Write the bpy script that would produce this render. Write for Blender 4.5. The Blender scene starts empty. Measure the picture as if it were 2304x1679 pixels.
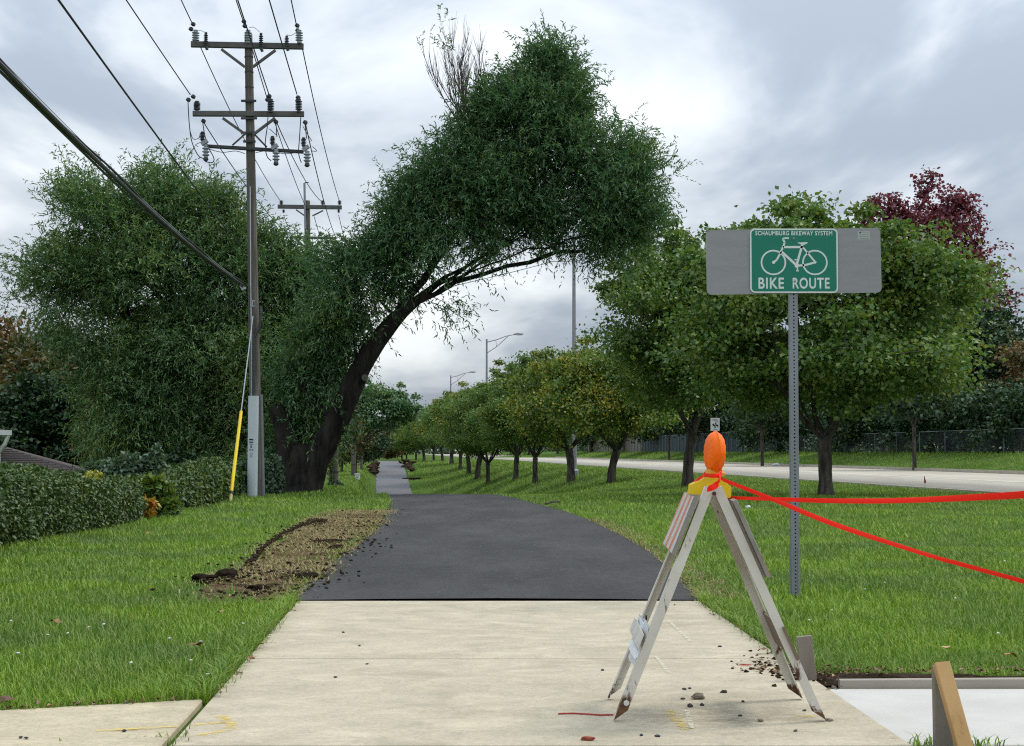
import bpy, math, random
import numpy as np
from mathutils import Vector, Matrix

S = bpy.context.scene
COL = S.collection
rng = np.random.default_rng(7)
random.seed(7)

# ------------------------------------------------------------------ camera
FPX, CX, CY, HOR, CAMH = 3460.0, 1152.0, 839.5, 1015.0, 0.986
TILT = math.atan((HOR - CY) / FPX)
cam_d = bpy.data.cameras.new('camera')
cam_d.sensor_width = 36.0
cam_d.lens = 36.0 * FPX / 2304.0
cam_d.clip_start = 0.1
cam_d.clip_end = 4000
cam = bpy.data.objects.new('camera', cam_d)
cam.location = (0, 0, CAMH)
cam.rotation_euler = (math.pi / 2 + TILT, 0, 0)
COL.objects.link(cam)
S.camera = cam
S.render.resolution_x, S.render.resolution_y = 1024, 746

# ------------------------------------------------------------------ world: overcast cloud layer over a Nishita sky
SUN_EL, SUN_AZ = math.radians(52), math.radians(62)     # azimuth clockwise from +Y
W = bpy.data.worlds.new('World')
S.world = W
W.use_nodes = True
nt = W.node_tree
nt.nodes.clear()
def N(t, **k):
    n = nt.nodes.new(t)
    for a, b in k.items():
        setattr(n, a, b)
    return n
def MATH(op, a, b=None, c=None, clamp=False):
    n = N('ShaderNodeMath', operation=op, use_clamp=clamp)
    for i, v in enumerate((a, b, c)):
        if v is None: continue
        if hasattr(v, 'is_linked'): nt.links.new(v, n.inputs[i])
        else: n.inputs[i].default_value = v
    return n.outputs[0]
tc = N('ShaderNodeTexCoord')
sep = N('ShaderNodeSeparateXYZ'); nt.links.new(tc.outputs['Generated'], sep.inputs[0])
zz = MATH('ADD', MATH('MAXIMUM', sep.outputs[2], 0.0), 0.15)
comb = N('ShaderNodeCombineXYZ')
nt.links.new(MATH('DIVIDE', sep.outputs[0], zz), comb.inputs[0])
nt.links.new(MATH('DIVIDE', sep.outputs[1], zz), comb.inputs[1])
mp = N('ShaderNodeMapping'); nt.links.new(comb.outputs[0], mp.inputs[0])
SKY_OFF = (5.25, 3.0, 5.0)
mp.inputs['Location'].default_value = SKY_OFF
mp.inputs['Scale'].default_value = (1.0, 0.55, 1.0)
n1 = N('ShaderNodeTexNoise'); n1.inputs['Scale'].default_value = 1.5; n1.inputs['Detail'].default_value = 7; n1.inputs['Roughness'].default_value = 0.52; n1.inputs['Distortion'].default_value = 0.35
nt.links.new(mp.outputs[0], n1.inputs['Vector'])
n2 = N('ShaderNodeTexNoise'); n2.inputs['Scale'].default_value = 0.42; n2.inputs['Detail'].default_value = 2
nt.links.new(mp.outputs[0], n2.inputs['Vector'])
mixv = MATH('ADD', MATH('MULTIPLY', n1.outputs[0], 0.6), MATH('MULTIPLY', n2.outputs[0], 0.4))
ramp = N('ShaderNodeValToRGB')
cr = ramp.color_ramp
cr.interpolation = 'B_SPLINE'
cr.elements[0].position = 0.43; cr.elements[0].color = (0.335, 0.39, 0.47, 1)
cr.elements[1].position = 0.605; cr.elements[1].color = (1.02, 1.06, 1.06, 1)
e = cr.elements.new(0.49); e.color = (0.475, 0.535, 0.605, 1)
nt.links.new(mixv, ramp.inputs[0])
# CIE overcast: the zenith of a cloud deck is brighter than its foot
gain = MATH('MULTIPLY', MATH('ADD', 0.70, MATH('MULTIPLY', MATH('MAXIMUM', sep.outputs[2], 0.0), 2.0)), 10.0)
vm = N('ShaderNodeVectorMath', operation='SCALE')
nt.links.new(ramp.outputs[0], vm.inputs[0]); nt.links.new(gain, vm.inputs['Scale'])
sky = N('ShaderNodeTexSky', sky_type='NISHITA')
sky.sun_disc = False
sky.sun_elevation = SUN_EL
sky.sun_rotation = SUN_AZ
mix = N('ShaderNodeMix', data_type='RGBA')
mix.inputs['Factor'].default_value = 0.93
nt.links.new(sky.outputs[0], mix.inputs[6]); nt.links.new(vm.outputs[0], mix.inputs[7])
# below the horizon: plain dull ground haze
gmix = N('ShaderNodeMix', data_type='RGBA')
nt.links.new(MATH('MULTIPLY', MATH('MAXIMUM', MATH('MULTIPLY', sep.outputs[2], -1.0), 0.0), 40.0, clamp=True), gmix.inputs['Factor'])
nt.links.new(mix.outputs[2], gmix.inputs[6]); gmix.inputs[7].default_value = (1.6, 1.8, 1.5, 1)
bg = N('ShaderNodeBackground'); bg.inputs['Strength'].default_value = 0.10
nt.links.new(gmix.outputs[2], bg.inputs[0])
wo = N('ShaderNodeOutputWorld'); nt.links.new(bg.outputs[0], wo.inputs[0])

sun_d = bpy.data.lights.new('sun', 'SUN')
sun_d.energy = 1.5
sun_d.angle = math.radians(14)
sun_d.color = (1.0, 0.95, 0.87)
sun = bpy.data.objects.new('sun', sun_d)
sd = Vector((math.sin(SUN_AZ) * math.cos(SUN_EL), math.cos(SUN_AZ) * math.cos(SUN_EL), math.sin(SUN_EL)))
sun.rotation_euler = (-sd).to_track_quat('-Z', 'Y').to_euler()
sun.location = (40, 30, 60)
COL.objects.link(sun)

S.view_settings.view_transform = 'Standard'
S.view_settings.look = 'None'
S.view_settings.exposure = 0.30
S.view_settings.gamma = 1.0
S.view_settings.use_curve_mapping = False
S.render.engine = 'CYCLES'
S.cycles.use_denoising = False
S.cycles.denoiser = 'OPENIMAGEDENOISE'
S.cycles.denoising_input_passes = 'RGB_ALBEDO_NORMAL'
S.cycles.denoising_prefilter = 'ACCURATE'
S.cycles.pixel_filter_type = 'BLACKMAN_HARRIS'
S.cycles.filter_width = 1.15
S.cycles.max_bounces = 5
S.cycles.diffuse_bounces = 3
S.cycles.transparent_max_bounces = 8

# ------------------------------------------------------------------ helpers
ct, st = math.cos(TILT), math.sin(TILT)
def P(px, py, Y):
    u, v = (px - CX) / FPX, (CY - py) / FPX
    d = Vector((u, ct - st * v, st + ct * v))
    k = Y / d.y
    return Vector((d.x * k, Y, CAMH + d.z * k))
def PPM(Y): return FPX / Y
def GP(px, py, z=0.0):
    u, v = (px - CX) / FPX, (CY - py) / FPX
    d = Vector((u, ct - st * v, st + ct * v))
    k = (z - CAMH) / d.z
    return Vector((d.x * k, d.y * k, z))

def sstep(a, b, x):
    t = np.clip((np.asarray(x, float) - a) / (b - a), 0, 1)
    return t * t * (3 - 2 * t)
_yy = np.arange(-20, 1300, 1.0)
def _smooth(xs, ys, sig):
    v = np.interp(_yy, xs, ys)
    k = np.exp(-0.5 * (np.arange(-25, 26) / sig) ** 2); k /= k.sum()
    return np.convolve(np.pad(v, 25, mode='edge'), k, 'valid')
_zp = _smooth([-20, 36, 42, 55, 75, 95, 112, 150, 160, 180, 220, 1300], [0, 0, -0.22, -1.0, -2.1, -2.35, -1.95, -0.2, -0.05, -0.25, -0.8, -0.8], 2.5)
_xc = _smooth([-20, 9, 15, 20, 25, 30, 38, 112, 150, 220, 1300], [-0.1, -0.1, -0.1, -0.24, -0.52, -1.0, -1.83, -8.6, -11.9, -18.2, -110], 2.2)
def zpath(Y): return np.interp(Y, _yy, _zp)
def xpath(Y): return np.interp(Y, _yy, _xc)
def wpath(Y): return np.interp(Y, [10.2, 12, 15, 25, 30, 38, 300], [2.72, 2.85, 3.0, 2.95, 2.7, 2.6, 2.6])
SL = 0.09
RN, RF = 14.7, 27.0
def G(X, Y):
    X = np.asarray(X, float); Y = np.asarray(Y, float)
    t = X - xpath(Y)
    zp = zpath(Y)
    wR = sstep(1.5, 9.5, t); wL = sstep(1.35, 2.7, -t)
    zl = -0.5 * sstep(38, 70, Y)
    z = zp * (1 - wR - wL) + zl * wL
    drop = sstep(0.2, 5.0, -(X + 6.3 + 0.05 * (Y - 20))) * (1 - sstep(55, 90, Y))
    z = z - 1.3 * drop
    c = X + SL * Y
    z = z + 0.95 * sstep(RF + 0.6, RF + 7.0, c)
    near = sstep(6, 16, Y)
    z = z + near * (0.03 * np.sin(X * 0.9 + 1.3) * np.sin(Y * 0.45) + 0.02 * np.sin(X * 2.1 + Y * 0.8)) * sstep(1.7, 3.0, np.abs(t)) * (1 - sstep(RN - 3, RN - 1, c))
    return z
def g1(x, y): return float(G(x, y))

# --- scene graph
def tag(o, label, cat, group=None, kind=None):
    o['label'] = label; o['category'] = cat
    if group: o['group'] = group
    if kind: o['kind'] = kind
    return o
def empty(name, loc, label=None, cat=None, group=None):
    o = bpy.data.objects.new(name, None)
    o.empty_display_size = 0.2
    o.location = loc
    COL.objects.link(o)
    if label: tag(o, label, cat, group)
    return o
def link(name, me, parent=None, world=True):
    o = bpy.data.objects.new(name, me)
    COL.objects.link(o)
    if parent is not None:
        o.parent = parent
        if world:
            b = Vector((0, 0, 0)); q = parent
            while q is not None:
                b += q.location; q = q.parent
            o.location = -b
    return o
def copy_tree(o, parent=None):
    c = o.copy(); COL.objects.link(c)
    if parent is not None: c.parent = parent
    for ch in [k for k in bpy.data.objects if k.parent is o]:
        copy_tree(ch, c)
    return c

def np_mesh(name, V, F, mat, smooth=False):
    """V (n,3), F (m,k) arrays -> mesh"""
    V = np.ascontiguousarray(V, np.float32); F = np.ascontiguousarray(F, np.int32)
    me = bpy.data.meshes.new(name)
    m, k = F.shape
    me.vertices.add(len(V)); me.vertices.foreach_set('co', V.ravel())
    me.loops.add(m * k); me.loops.foreach_set('vertex_index', F.ravel())
    me.polygons.add(m)
    me.polygons.foreach_set('loop_start', np.arange(0, m * k, k, dtype=np.int32))
    me.polygons.foreach_set('loop_total', np.full(m, k, np.int32))
    if smooth: me.polygons.foreach_set('use_smooth', np.ones(m, bool))
    me.materials.append(mat)
    me.update(calc_edges=True)
    return me

class MB:
    def __init__(s): s.v = []; s.f = []
    def add(s, vs, fs):
        o = len(s.v); s.v += [tuple(q) for q in vs]; s.f += [tuple(i + o for i in f) for f in fs]; return s
    def box(s, c, size, M=None):
        x, y, z = (q / 2 for q in size); c = Vector(c)
        vs = [Vector((sx * x, sy * y, sz * z)) for sx in (-1, 1) for sy in (-1, 1) for sz in (-1, 1)]
        if M is not None: vs = [M @ q for q in vs]
        return s.add([q + c for q in vs], [(0, 1, 3, 2), (4, 6, 7, 5), (0, 4, 5, 1), (2, 3, 7, 6), (0, 2, 6, 4), (1, 5, 7, 3)])
    def beam(s, a, b, w, h, up=(0, 0, 1), ch=0.0):
        """bar from a to b, w across, h along 'up'; chamfered long edges if ch"""
        a, b = Vector(a), Vector(b); d = (b - a).normalized(); u = Vector(up); r = d.cross(u).normalized(); u = r.cross(d).normalized()
        if ch > 0:
            pr = [(-w/2+ch, -h/2), (w/2-ch, -h/2), (w/2, -h/2+ch), (w/2, h/2-ch), (w/2-ch, h/2), (-w/2+ch, h/2), (-w/2, h/2-ch), (-w/2, -h/2+ch)]
        else: pr = [(-w/2, -h/2), (w/2, -h/2), (w/2, h/2), (-w/2, h/2)]
        n = len(pr)
        vs = [p + r * x + u * y for p in (a, b) for x, y in pr]
        return s.add(vs, [tuple(range(n))[::-1], tuple(range(n, 2 * n))] + [(i, (i + 1) % n, n + (i + 1) % n, n + i) for i in range(n)])
    def tube(s, pts, rad, k=8, cap=True):
        pts = [Vector(p) for p in pts]; n = len(pts)
        if not hasattr(rad, '__len__'): rad = [rad] * n
        t0 = (pts[1] - pts[0]).normalized(); ref = Vector((0, 0, 1)) if abs(t0.z) < .9 else Vector((1, 0, 0))
        nrm = t0.cross(ref).normalized(); vs = []
        for i in range(n):
            t = (pts[min(i + 1, n - 1)] - pts[max(i - 1, 0)]).normalized()
            nrm = (nrm - t * nrm.dot(t)).normalized(); bn = t.cross(nrm)
            vs += [pts[i] + (nrm * math.cos(2 * math.pi * j / k) + bn * math.sin(2 * math.pi * j / k)) * rad[i] for j in range(k)]
        fs = [(i * k + j, i * k + (j + 1) % k, (i + 1) * k + (j + 1) % k, (i + 1) * k + j) for i in range(n - 1) for j in range(k)]
        if cap: fs += [tuple(range(k))[::-1], tuple(range((n - 1) * k, n * k))]
        return s.add(vs, fs)
    def lathe(s, base, prof, k=12, axis=(0, 0, 1)):
        """prof: list of (r, h) along axis from base"""
        ax = Vector(axis).normalized(); ref = Vector((1, 0, 0)) if abs(ax.x) < .9 else Vector((0, 0, 1))
        u = ax.cross(ref).normalized(); w = ax.cross(u); b = Vector(base); vs = []
        for r, h in prof:
            vs += [b + ax * h + (u * math.cos(2 * math.pi * j / k) + w * math.sin(2 * math.pi * j / k)) * r for j in range(k)]
        n = len(prof)
        fs = [(i * k + j, i * k + (j + 1) % k, (i + 1) * k + (j + 1) % k, (i + 1) * k + j) for i in range(n - 1) for j in range(k)]
        fs += [tuple(range(k))[::-1], tuple(range((n - 1) * k, n * k))]
        return s.add(vs, fs)
    def prism(s, poly, ext):
        """poly: list of 3D points (planar), extruded by vector ext"""
        p = [Vector(q) for q in poly]; e = Vector(ext); n = len(p)
        return s.add(p + [q + e for q in p], [tuple(range(n))[::-1], tuple(range(n, 2 * n))] + [(i, (i + 1) % n, n + (i + 1) % n, n + i) for i in range(n)])
    def slab(s, poly, z0, z1, ch=0.006):
        """horizontal slab with a chamfered top edge; poly counter-clockwise (x,y)"""
        n = len(poly); c = Vector((sum(p[0] for p in poly) / n, sum(p[1] for p in poly) / n, 0))
        def ins(p, d):
            q = Vector((p[0], p[1], 0)); v = c - q; return q + v.normalized() * d * 1.4
        vs = [Vector((p[0], p[1], z0)) for p in poly] + [Vector((p[0], p[1], z1 - ch)) for p in poly] + [ins(p, ch) + Vector((0, 0, z1)) for p in poly]
        fs = [tuple(range(n))[::-1], tuple(range(2 * n, 3 * n))]
        for b in (0, n): fs += [(b + i, b + (i + 1) % n, b + n + (i + 1) % n, b + n + i) for i in range(n)]
        return s.add(vs, fs)
    def mesh(s, name, mat, smooth=False):
        me = bpy.data.meshes.new(name)
        me.from_pydata([tuple(q) for q in s.v], [], s.f)
        mats = mat if isinstance(mat, (list, tuple)) else [mat]
        for m in mats: me.materials.append(m)
        if smooth:
            me.polygons.foreach_set('use_smooth', np.ones(len(me.polygons), bool))
            me.set_sharp_from_angle(angle=math.radians(35)) if hasattr(me, 'set_sharp_from_angle') else None
        me.update()
        return me
    def obj(s, name, mat, parent=None, smooth=False, world=True):
        return link(name, s.mesh(name, mat, smooth), parent, world)

# --- materials
def srgb(r, g, b):
    f = lambda c: (c / 255 / 12.92) if c / 255 <= 0.04045 else ((c / 255 + 0.055) / 1.055) ** 2.4
    return (f(r), f(g), f(b))
class NT:
    def __init__(s, name):
        s.m = bpy.data.materials.new(name); s.m.use_nodes = True; s.t = s.m.node_tree; s.t.nodes.clear()
        s.out = s.n('ShaderNodeOutputMaterial')
    def n(s, t, **k):
        q = s.t.nodes.new(t)
        for a, b in k.items(): setattr(q, a, b)
        return q
    def l(s, a, b): s.t.links.new(a, b)
    def set(s, inp, v):
        if hasattr(v, 'is_linked'): s.l(v, inp)
        elif hasattr(v, '__len__') and inp.type == 'RGBA': inp.default_value = (*v[:3], 1)
        else: inp.default_value = v
    def math(s, op, a, b=0.0, clamp=False):
        q = s.n('ShaderNodeMath', operation=op, use_clamp=clamp); s.set(q.inputs[0], a); s.set(q.inputs[1], b); return q.outputs[0]
    def coord(s, scale=(1, 1, 1), kind='Object'):
        c = s.n('ShaderNodeTexCoord'); m = s.n('ShaderNodeMapping'); s.l(c.outputs[kind], m.inputs[0]); m.inputs['Scale'].default_value = scale; return m.outputs[0]
    def noise(s, vec, scale, detail=4, rough=.55, dist=0.0):
        q = s.n('ShaderNodeTexNoise'); s.l(vec, q.inputs['Vector']); q.inputs['Scale'].default_value = scale; q.inputs['Detail'].default_value = detail; q.inputs['Roughness'].default_value = rough; q.inputs['Distortion'].default_value = dist; return q.outputs[0]
    def ramp(s, fac, stops, interp='LINEAR'):
        q = s.n('ShaderNodeValToRGB'); s.l(fac, q.inputs[0]); c = q.color_ramp; c.interpolation = interp
        while len(c.elements) < len(stops): c.elements.new(0.5)
        for el, (p, col) in zip(c.elements, stops):
            el.position = p; el.color = (*col[:3], 1) if hasattr(col, '__len__') else (col, col, col, 1)
        return q.outputs[0]
    def mix(s, fac, a, b, mode='MIX'):
        q = s.n('ShaderNodeMix', data_type='RGBA', blend_type=mode); s.set(q.inputs[0], fac); s.set(q.inputs[6], a); s.set(q.inputs[7], b); return q.outputs[2]
    def bump(s, h, strength, dist):
        q = s.n('ShaderNodeBump'); s.l(h, q.inputs['Height']); q.inputs['Strength'].default_value = strength; q.inputs['Distance'].default_value = dist; return q.outputs[0]
    def pbr(s, col, rough=.8, metal=0.0, bump=None, spec=.35, **k):
        q = s.n('ShaderNodeBsdfPrincipled'); s.set(q.inputs['Base Color'], col); s.set(q.inputs['Roughness'], rough); s.set(q.inputs['Metallic'], metal); s.set(q.inputs['Specular IOR Level'], spec)
        for a, b in k.items(): s.set(q.inputs[a], b)
        if bump is not None: s.l(bump, q.inputs['Normal'])
        s.l(q.outputs[0], s.out.inputs[0]); return q
def plain(name, c1, c2=None, scale=6.0, rough=.7, metal=0.0, bump=0.0, bscale=40.0, bdist=.003, spec=.35, stretch=(1, 1, 1), dirt=None, dscale=9.0, dlo=.55, dhi=.7):
    m = NT(name); v = m.coord(stretch)
    c2 = c2 or tuple(x * .8 for x in c1)
    f = m.noise(v, scale, 6, .6)
    col = m.ramp(f, [(.3, c1), (.7, c2)])
    if dirt is not None:
        col = m.mix(m.ramp(m.noise(v, dscale, 6, .65), [(dlo, 0.0), (dhi, 1.0)]), col, dirt)
    b = m.bump(m.noise(v, bscale, 4), bump, bdist) if bump else None
    m.pbr(col, rough, metal, b, spec)
    return m.m
def leafmat(name, cols, patch=None, pscale=.5, plo=.5, phi=.65, trans=.30, pzero=None):
    """cols: list of per-leaf colours; patch: colour of turning leaves in noise patches of the crown"""
    m = NT(name)
    g = m.n('ShaderNodeNewGeometry')
    r = g.outputs['Random Per Island']
    n = len(cols)
    col = m.ramp(r, [((i + .5) / n, c) for i, c in enumerate(cols)])
    if patch is not None:
        v = m.coord()
        f = m.noise(v, pscale, 3, .5)
        f = m.math('ADD', f, m.math('MULTIPLY', m.math('SUBTRACT', r, .5), .25))
        col = m.mix(m.ramp(f, [(plo, 0.0), (phi, 1.0)]), col, patch)
    d = m.n('ShaderNodeBsdfDiffuse'); m.l(col, d.inputs[0])
    t = m.n('ShaderNodeBsdfTranslucent'); m.l(m.mix(1.0, col, (1.0, 1.0, .55), 'MULTIPLY'), t.inputs[0])
    gl = m.n('ShaderNodeBsdfGlossy'); gl.inputs['Roughness'].default_value = .45; gl.inputs[0].default_value = (1, 1, 1, 1)
    a = m.n('ShaderNodeMixShader'); a.inputs[0].default_value = trans; m.l(d.outputs[0], a.inputs[1]); m.l(t.outputs[0], a.inputs[2])
    b = m.n('ShaderNodeMixShader'); b.inputs[0].default_value = .035; m.l(a.outputs[0], b.inputs[1]); m.l(gl.outputs[0], b.inputs[2])
    m.l(b.outputs[0], m.out.inputs[0])
    return m.m

def bark(name, c1, c2, sc=9.0):
    m = NT(name); v = m.coord((1, 1, .22))
    f = m.noise(v, sc, 7, .65, .4)
    col = m.ramp(f, [(.35, c1), (.65, c2)])
    m.pbr(col, .95, 0, m.bump(m.noise(v, sc * 1.6, 6, .7), .9, .03), .15)
    return m.m
# ------------------------------------------------------------------ vegetation generators
def unit(a): return a / np.maximum(np.linalg.norm(a, axis=-1, keepdims=True), 1e-9)
def leaf_geo(p, d, n, L, Wd, fold=.12, droop=.12):
    n_ = len(p); d = unit(d); side = unit(np.cross(d, n)); nn = np.cross(side, d)
    L = np.broadcast_to(L, n_)[:, None]; Wd = np.broadcast_to(Wd, n_)[:, None]
    mid = p + d * L * .42
    V = np.empty((n_, 4, 3), np.float32)
    V[:, 0] = p; V[:, 1] = mid + side * Wd / 2 + nn * L * fold; V[:, 2] = p + d * L - nn * L * droop; V[:, 3] = mid - side * Wd / 2 + nn * L * fold
    b = np.arange(n_, dtype=np.int32)[:, None] * 4
    F = np.concatenate([b + [0, 1, 2], b + [0, 2, 3]], 1).reshape(-1, 3)
    return V.reshape(-1, 3), F
def frustums(A, B, ra, rb, k):
    d = unit(B - A); ref = np.where(np.abs(d[:, 2:3]) < .9, [[0., 0., 1.]], [[1., 0., 0.]])
    u = unit(np.cross(d, ref)); w = np.cross(d, u)
    a = np.arange(k) * 2 * np.pi / k
    ring = u[:, None] * np.cos(a)[None, :, None] + w[:, None] * np.sin(a)[None, :, None]
    B2 = B + d * (rb * .3)[:, None]
    V = np.concatenate([A[:, None] + ring * ra[:, None, None], B2[:, None] + ring * rb[:, None, None]], 1)
    j = np.arange(k); j2 = (j + 1) % k
    f = np.stack([j, j2, j2 + k, j + k], 1)
    F = (np.arange(len(A))[:, None, None] * 2 * k + f[None]).reshape(-1, 4)
    return V.reshape(-1, 3), F
def join(parts):
    V, F, o = [], [], 0
    for v, f in parts:
        if len(v) == 0: continue
        V.append(v); F.append(f + o); o += len(v)
    return np.concatenate(V), np.concatenate(F)
def wob(p, f, seed=0.0):
    x, y, z = p[..., 0] * f + seed, p[..., 1] * f + seed * 1.7, p[..., 2] * f - seed
    return (np.sin(x * 1.1 + 1.3 * np.sin(y)) + np.sin(y * 1.3 + 1.1 * np.sin(z)) + np.sin(z * 1.2 + 1.2 * np.sin(x))) / 3
def sample_blobs(blobs, n, r, shell=.3, rough=.16, wexp=.667):
    C = np.array([b[0] for b in blobs], float); R = np.array([b[1] for b in blobs], float)
    w = np.array([b[2] if len(b) > 2 else 1.0 for b in blobs]) * np.prod(R, 1) ** wexp; w /= w.sum()
    i = r.choice(len(blobs), n, p=w)
    d = unit(r.normal(size=(n, 3)))
    rad = r.random(n) ** shell
    q = C[i] + d * R[i] * (rad * (1 + rough * wob(d * 2.2 + C[i], 1.6, 3.0)))[:, None]
    return q, d, i
def lumps(blobs, n, ncl, rad, r, shell=.22, rough=.14, loose=.25):
    """branch ends gathered into boughs: most lie round a bough centre, some between"""
    C, D, _ = sample_blobs(blobs, ncl, r, shell, rough)
    m = int(n * (1 - loose)); i = r.integers(0, ncl, m)
    T1_ = C[i] + r.normal(size=(m, 3)) * rad * np.array([1, 1, .75]); D1 = unit(D[i] + .5 * r.normal(size=(m, 3)))
    T2_, D2, _ = sample_blobs(blobs, n - m, r, .3, rough)
    return np.concatenate([T1_, T2_]), np.concatenate([D1, D2])
def grow(seed_pos, seed_par, T, step, r, arch=.06, jit=.05, zpen=.6):
    pos = [np.array(p, float) for p in seed_pos]; par = list(seed_par)
    cap = len(pos) + len(T) * 14
    A = np.empty((cap, 3)); A[:len(pos)] = pos; n = len(pos)
    c0 = A[n - 1]
    order = np.argsort(np.linalg.norm(T - A[:n].mean(0), axis=1))
    tip = np.empty(len(T), int)
    for k in order:
        t = T[k]; dv = t - A[:n]
        dist = np.sqrt((dv * dv).sum(1)) + zpen * np.maximum(0, -dv[:, 2])
        dist[:2] += 3.0
        j = int(np.argmin(dist)); p = A[j].copy(); D = np.linalg.norm(t - p)
        m = max(1, min(12, int(math.ceil(D / step)))); last = j
        for q in range(1, m + 1):
            s = q / m
            x = p + (t - p) * s + np.array([0, 0, math.sin(math.pi * s) * arch * D]) + (r.normal(size=3) * jit * D / m if q < m else 0)
            A[n] = x; par.append(last); last = n; n += 1
            if n >= cap - 2: break
        tip[k] = last
        if n >= cap - 14: break
    A = A[:n]; par = np.array(par)
    cnt = np.zeros(n); has = np.zeros(n, bool); has[par[par >= 0]] = True
    cnt[~has] = 1
    for k in range(n - 1, 0, -1):
        if par[k] >= 0: cnt[par[k]] += cnt[k]
    return A, par, cnt, tip
def branch_geo(A, par, cnt, nseed, r0, expo=.5, rmax=.2):
    k = np.arange(nseed, len(A)); pr = par[k]
    rc = np.minimum(r0 * cnt[k] ** expo, rmax); rp = np.minimum(r0 * np.maximum(cnt[pr], 1) ** expo, rmax)
    rp = np.minimum(rp, rc * 1.45)
    big = rc > .022
    out = []
    for msk, kk in ((big, 6), (~big, 3)):
        if msk.any(): out.append(frustums(A[pr[msk]], A[k[msk]], rp[msk], rc[msk], kk))
    return join(out)
def trunk_geo(mb, pts, rad, k=12, seed=0, flare=1.6, rough=.07):
    """tapered trunk with a root flare and lumpy bark relief"""
    pts = [Vector(p) for p in pts]; n = max(8, len(pts) * 5)
    P3 = []; R3 = []
    L = [0.0]
    for a, b in zip(pts, pts[1:]): L.append(L[-1] + (b - a).length)
    for i in range(n + 1):
        s = (i / n) ** 1.25 * L[-1]
        j = max(0, min(len(pts) - 2, next((q for q in range(len(L) - 1) if L[q + 1] >= s - 1e-9), len(pts) - 2)))
        t = (s - L[j]) / max(1e-9, L[j + 1] - L[j])
        # catmull-rom
        p0 = pts[max(j - 1, 0)]; p1 = pts[j]; p2 = pts[j + 1]; p3 = pts[min(j + 2, len(pts) - 1)]
        q = 0.5 * ((2 * p1) + (p2 - p0) * t + (2 * p0 - 5 * p1 + 4 * p2 - p3) * t * t + (3 * p1 - p0 - 3 * p2 + p3) * t ** 3)
        P3.append(q); R3.append((rad[j] + (rad[j + 1] - rad[j]) * t) * (1 + (flare - 1) * math.exp(-s / (rad[0] * 1.6))))
    o = len(mb.v); mb.tube(P3, R3, k)
    for i in range(n + 1):
        for j in range(k):
            v = Vector(mb.v[o + i * k + j]); d = v - P3[i]
            a = 2 * math.pi * j / k
            f = 1 + rough * (math.sin(3 * a + seed + i * .25) + .7 * math.sin(5 * a - seed * 2 + i * .4) + .6 * math.sin(i * 1.3 + a * 2 + seed))
            f += (flare - 1) * .25 * math.exp(-(i / n) * 12) * math.sin(4 * a + seed)
            mb.v[o + i * k + j] = tuple(P3[i] + d * f)
    return mb

def broad_tree_data(seed, h, fork, tr, blobs, nt, per, leafL, leafW, crad, r0, limb_n=6, limb_out=.5, shoots=0, shell=.28, lean=(0, 0)):
    """one broadleaf tree in local coordinates -> (trunk mb, branch geo, leaf geo)"""
    r = np.random.default_rng(seed)
    mb = MB()
    top = np.array([lean[0], lean[1], fork])
    trunk_geo(mb, [(0, 0, -.15), (lean[0] * .3, lean[1] * .3, fork * .5), tuple(top)], [tr, tr * .86, tr * .95], 12, seed, 1.5)
    seedp = [np.array([0, 0, 0.]), top * .7, top]; sp = [-1, 0, 1]
    C = np.mean([b[0] for b in blobs], 0); Rm = np.max([b[1] for b in blobs], 0)
    for i in range(limb_n):
        a = 2 * math.pi * (i + r.random() * .6) / limb_n
        out = Rm[0] * limb_out * (.6 + .5 * r.random())
        e = np.array([C[0] + math.cos(a) * out, C[1] + math.sin(a) * out, fork + (h - fork) * (.35 + .25 * r.random())])
        prev = 2
        for s in np.linspace(.2, 1, 6):
            q = top + (e - top) * np.array([s ** .8, s ** .8, s ** 1.1]) + r.normal(size=3) * .04
            seedp.append(q); sp.append(prev); prev = len(seedp) - 1
    bx = list(blobs)
    for i in range(9):        # boughs that stick out of the outline
        q, dq, _ = sample_blobs(blobs, 1, r, .02, .1)
        bx.append((q[0] + dq[0] * Rm[0] * .06, np.array([Rm[0], Rm[0], Rm[2] * .8]) * (.20 + .12 * r.random())))
    T, D = lumps(bx, nt, max(24, nt // 6), Rm[0] * .13, r, shell, .30, .35)
    T = T[T[:, 2] > fork + .45 + .30 * np.hypot(T[:, 0], T[:, 1]) + .5 * wob(np.stack([T[:, 0], T[:, 1], 0 * T[:, 0]], -1), 1.7, seed)]
    if shoots:
        base, _, _ = sample_blobs(blobs, shoots * 3, r, .05, .05)
        base = base[np.argsort(-base[:, 2])[:shoots]]
        ext = base + np.stack([r.normal(size=shoots) * .1, r.normal(size=shoots) * .1, .25 + .5 * r.random(shoots)], 1)
        T = np.concatenate([T, base, ext])
    A, par, cnt, tip = grow(seedp, sp, T, .45, r)
    bg_ = branch_geo(A, par, cnt, 1, r0, .52, tr * .62)
    n = len(T) * per
    ci = np.repeat(np.arange(len(T)), per)
    wid = np.ones(len(T)); 
    if shoots: wid[-2 * shoots:] = .45
    off = r.normal(size=(n, 3)) * crad * np.array([1.15, 1.15, .55]) * wid[ci][:, None]
    p = T[ci] + off
    d = unit(off) * .6 + r.normal(size=(n, 3)) * .7 + np.array([0, 0, -.25])
    nn = r.normal(size=(n, 3)) * .75 + np.array([0, 0, 1.0])
    s = .7 + .6 * r.random(n)
    lg = leaf_geo(p, d, nn, leafL * s, leafW * s)
    return mb, bg_, lg

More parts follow.
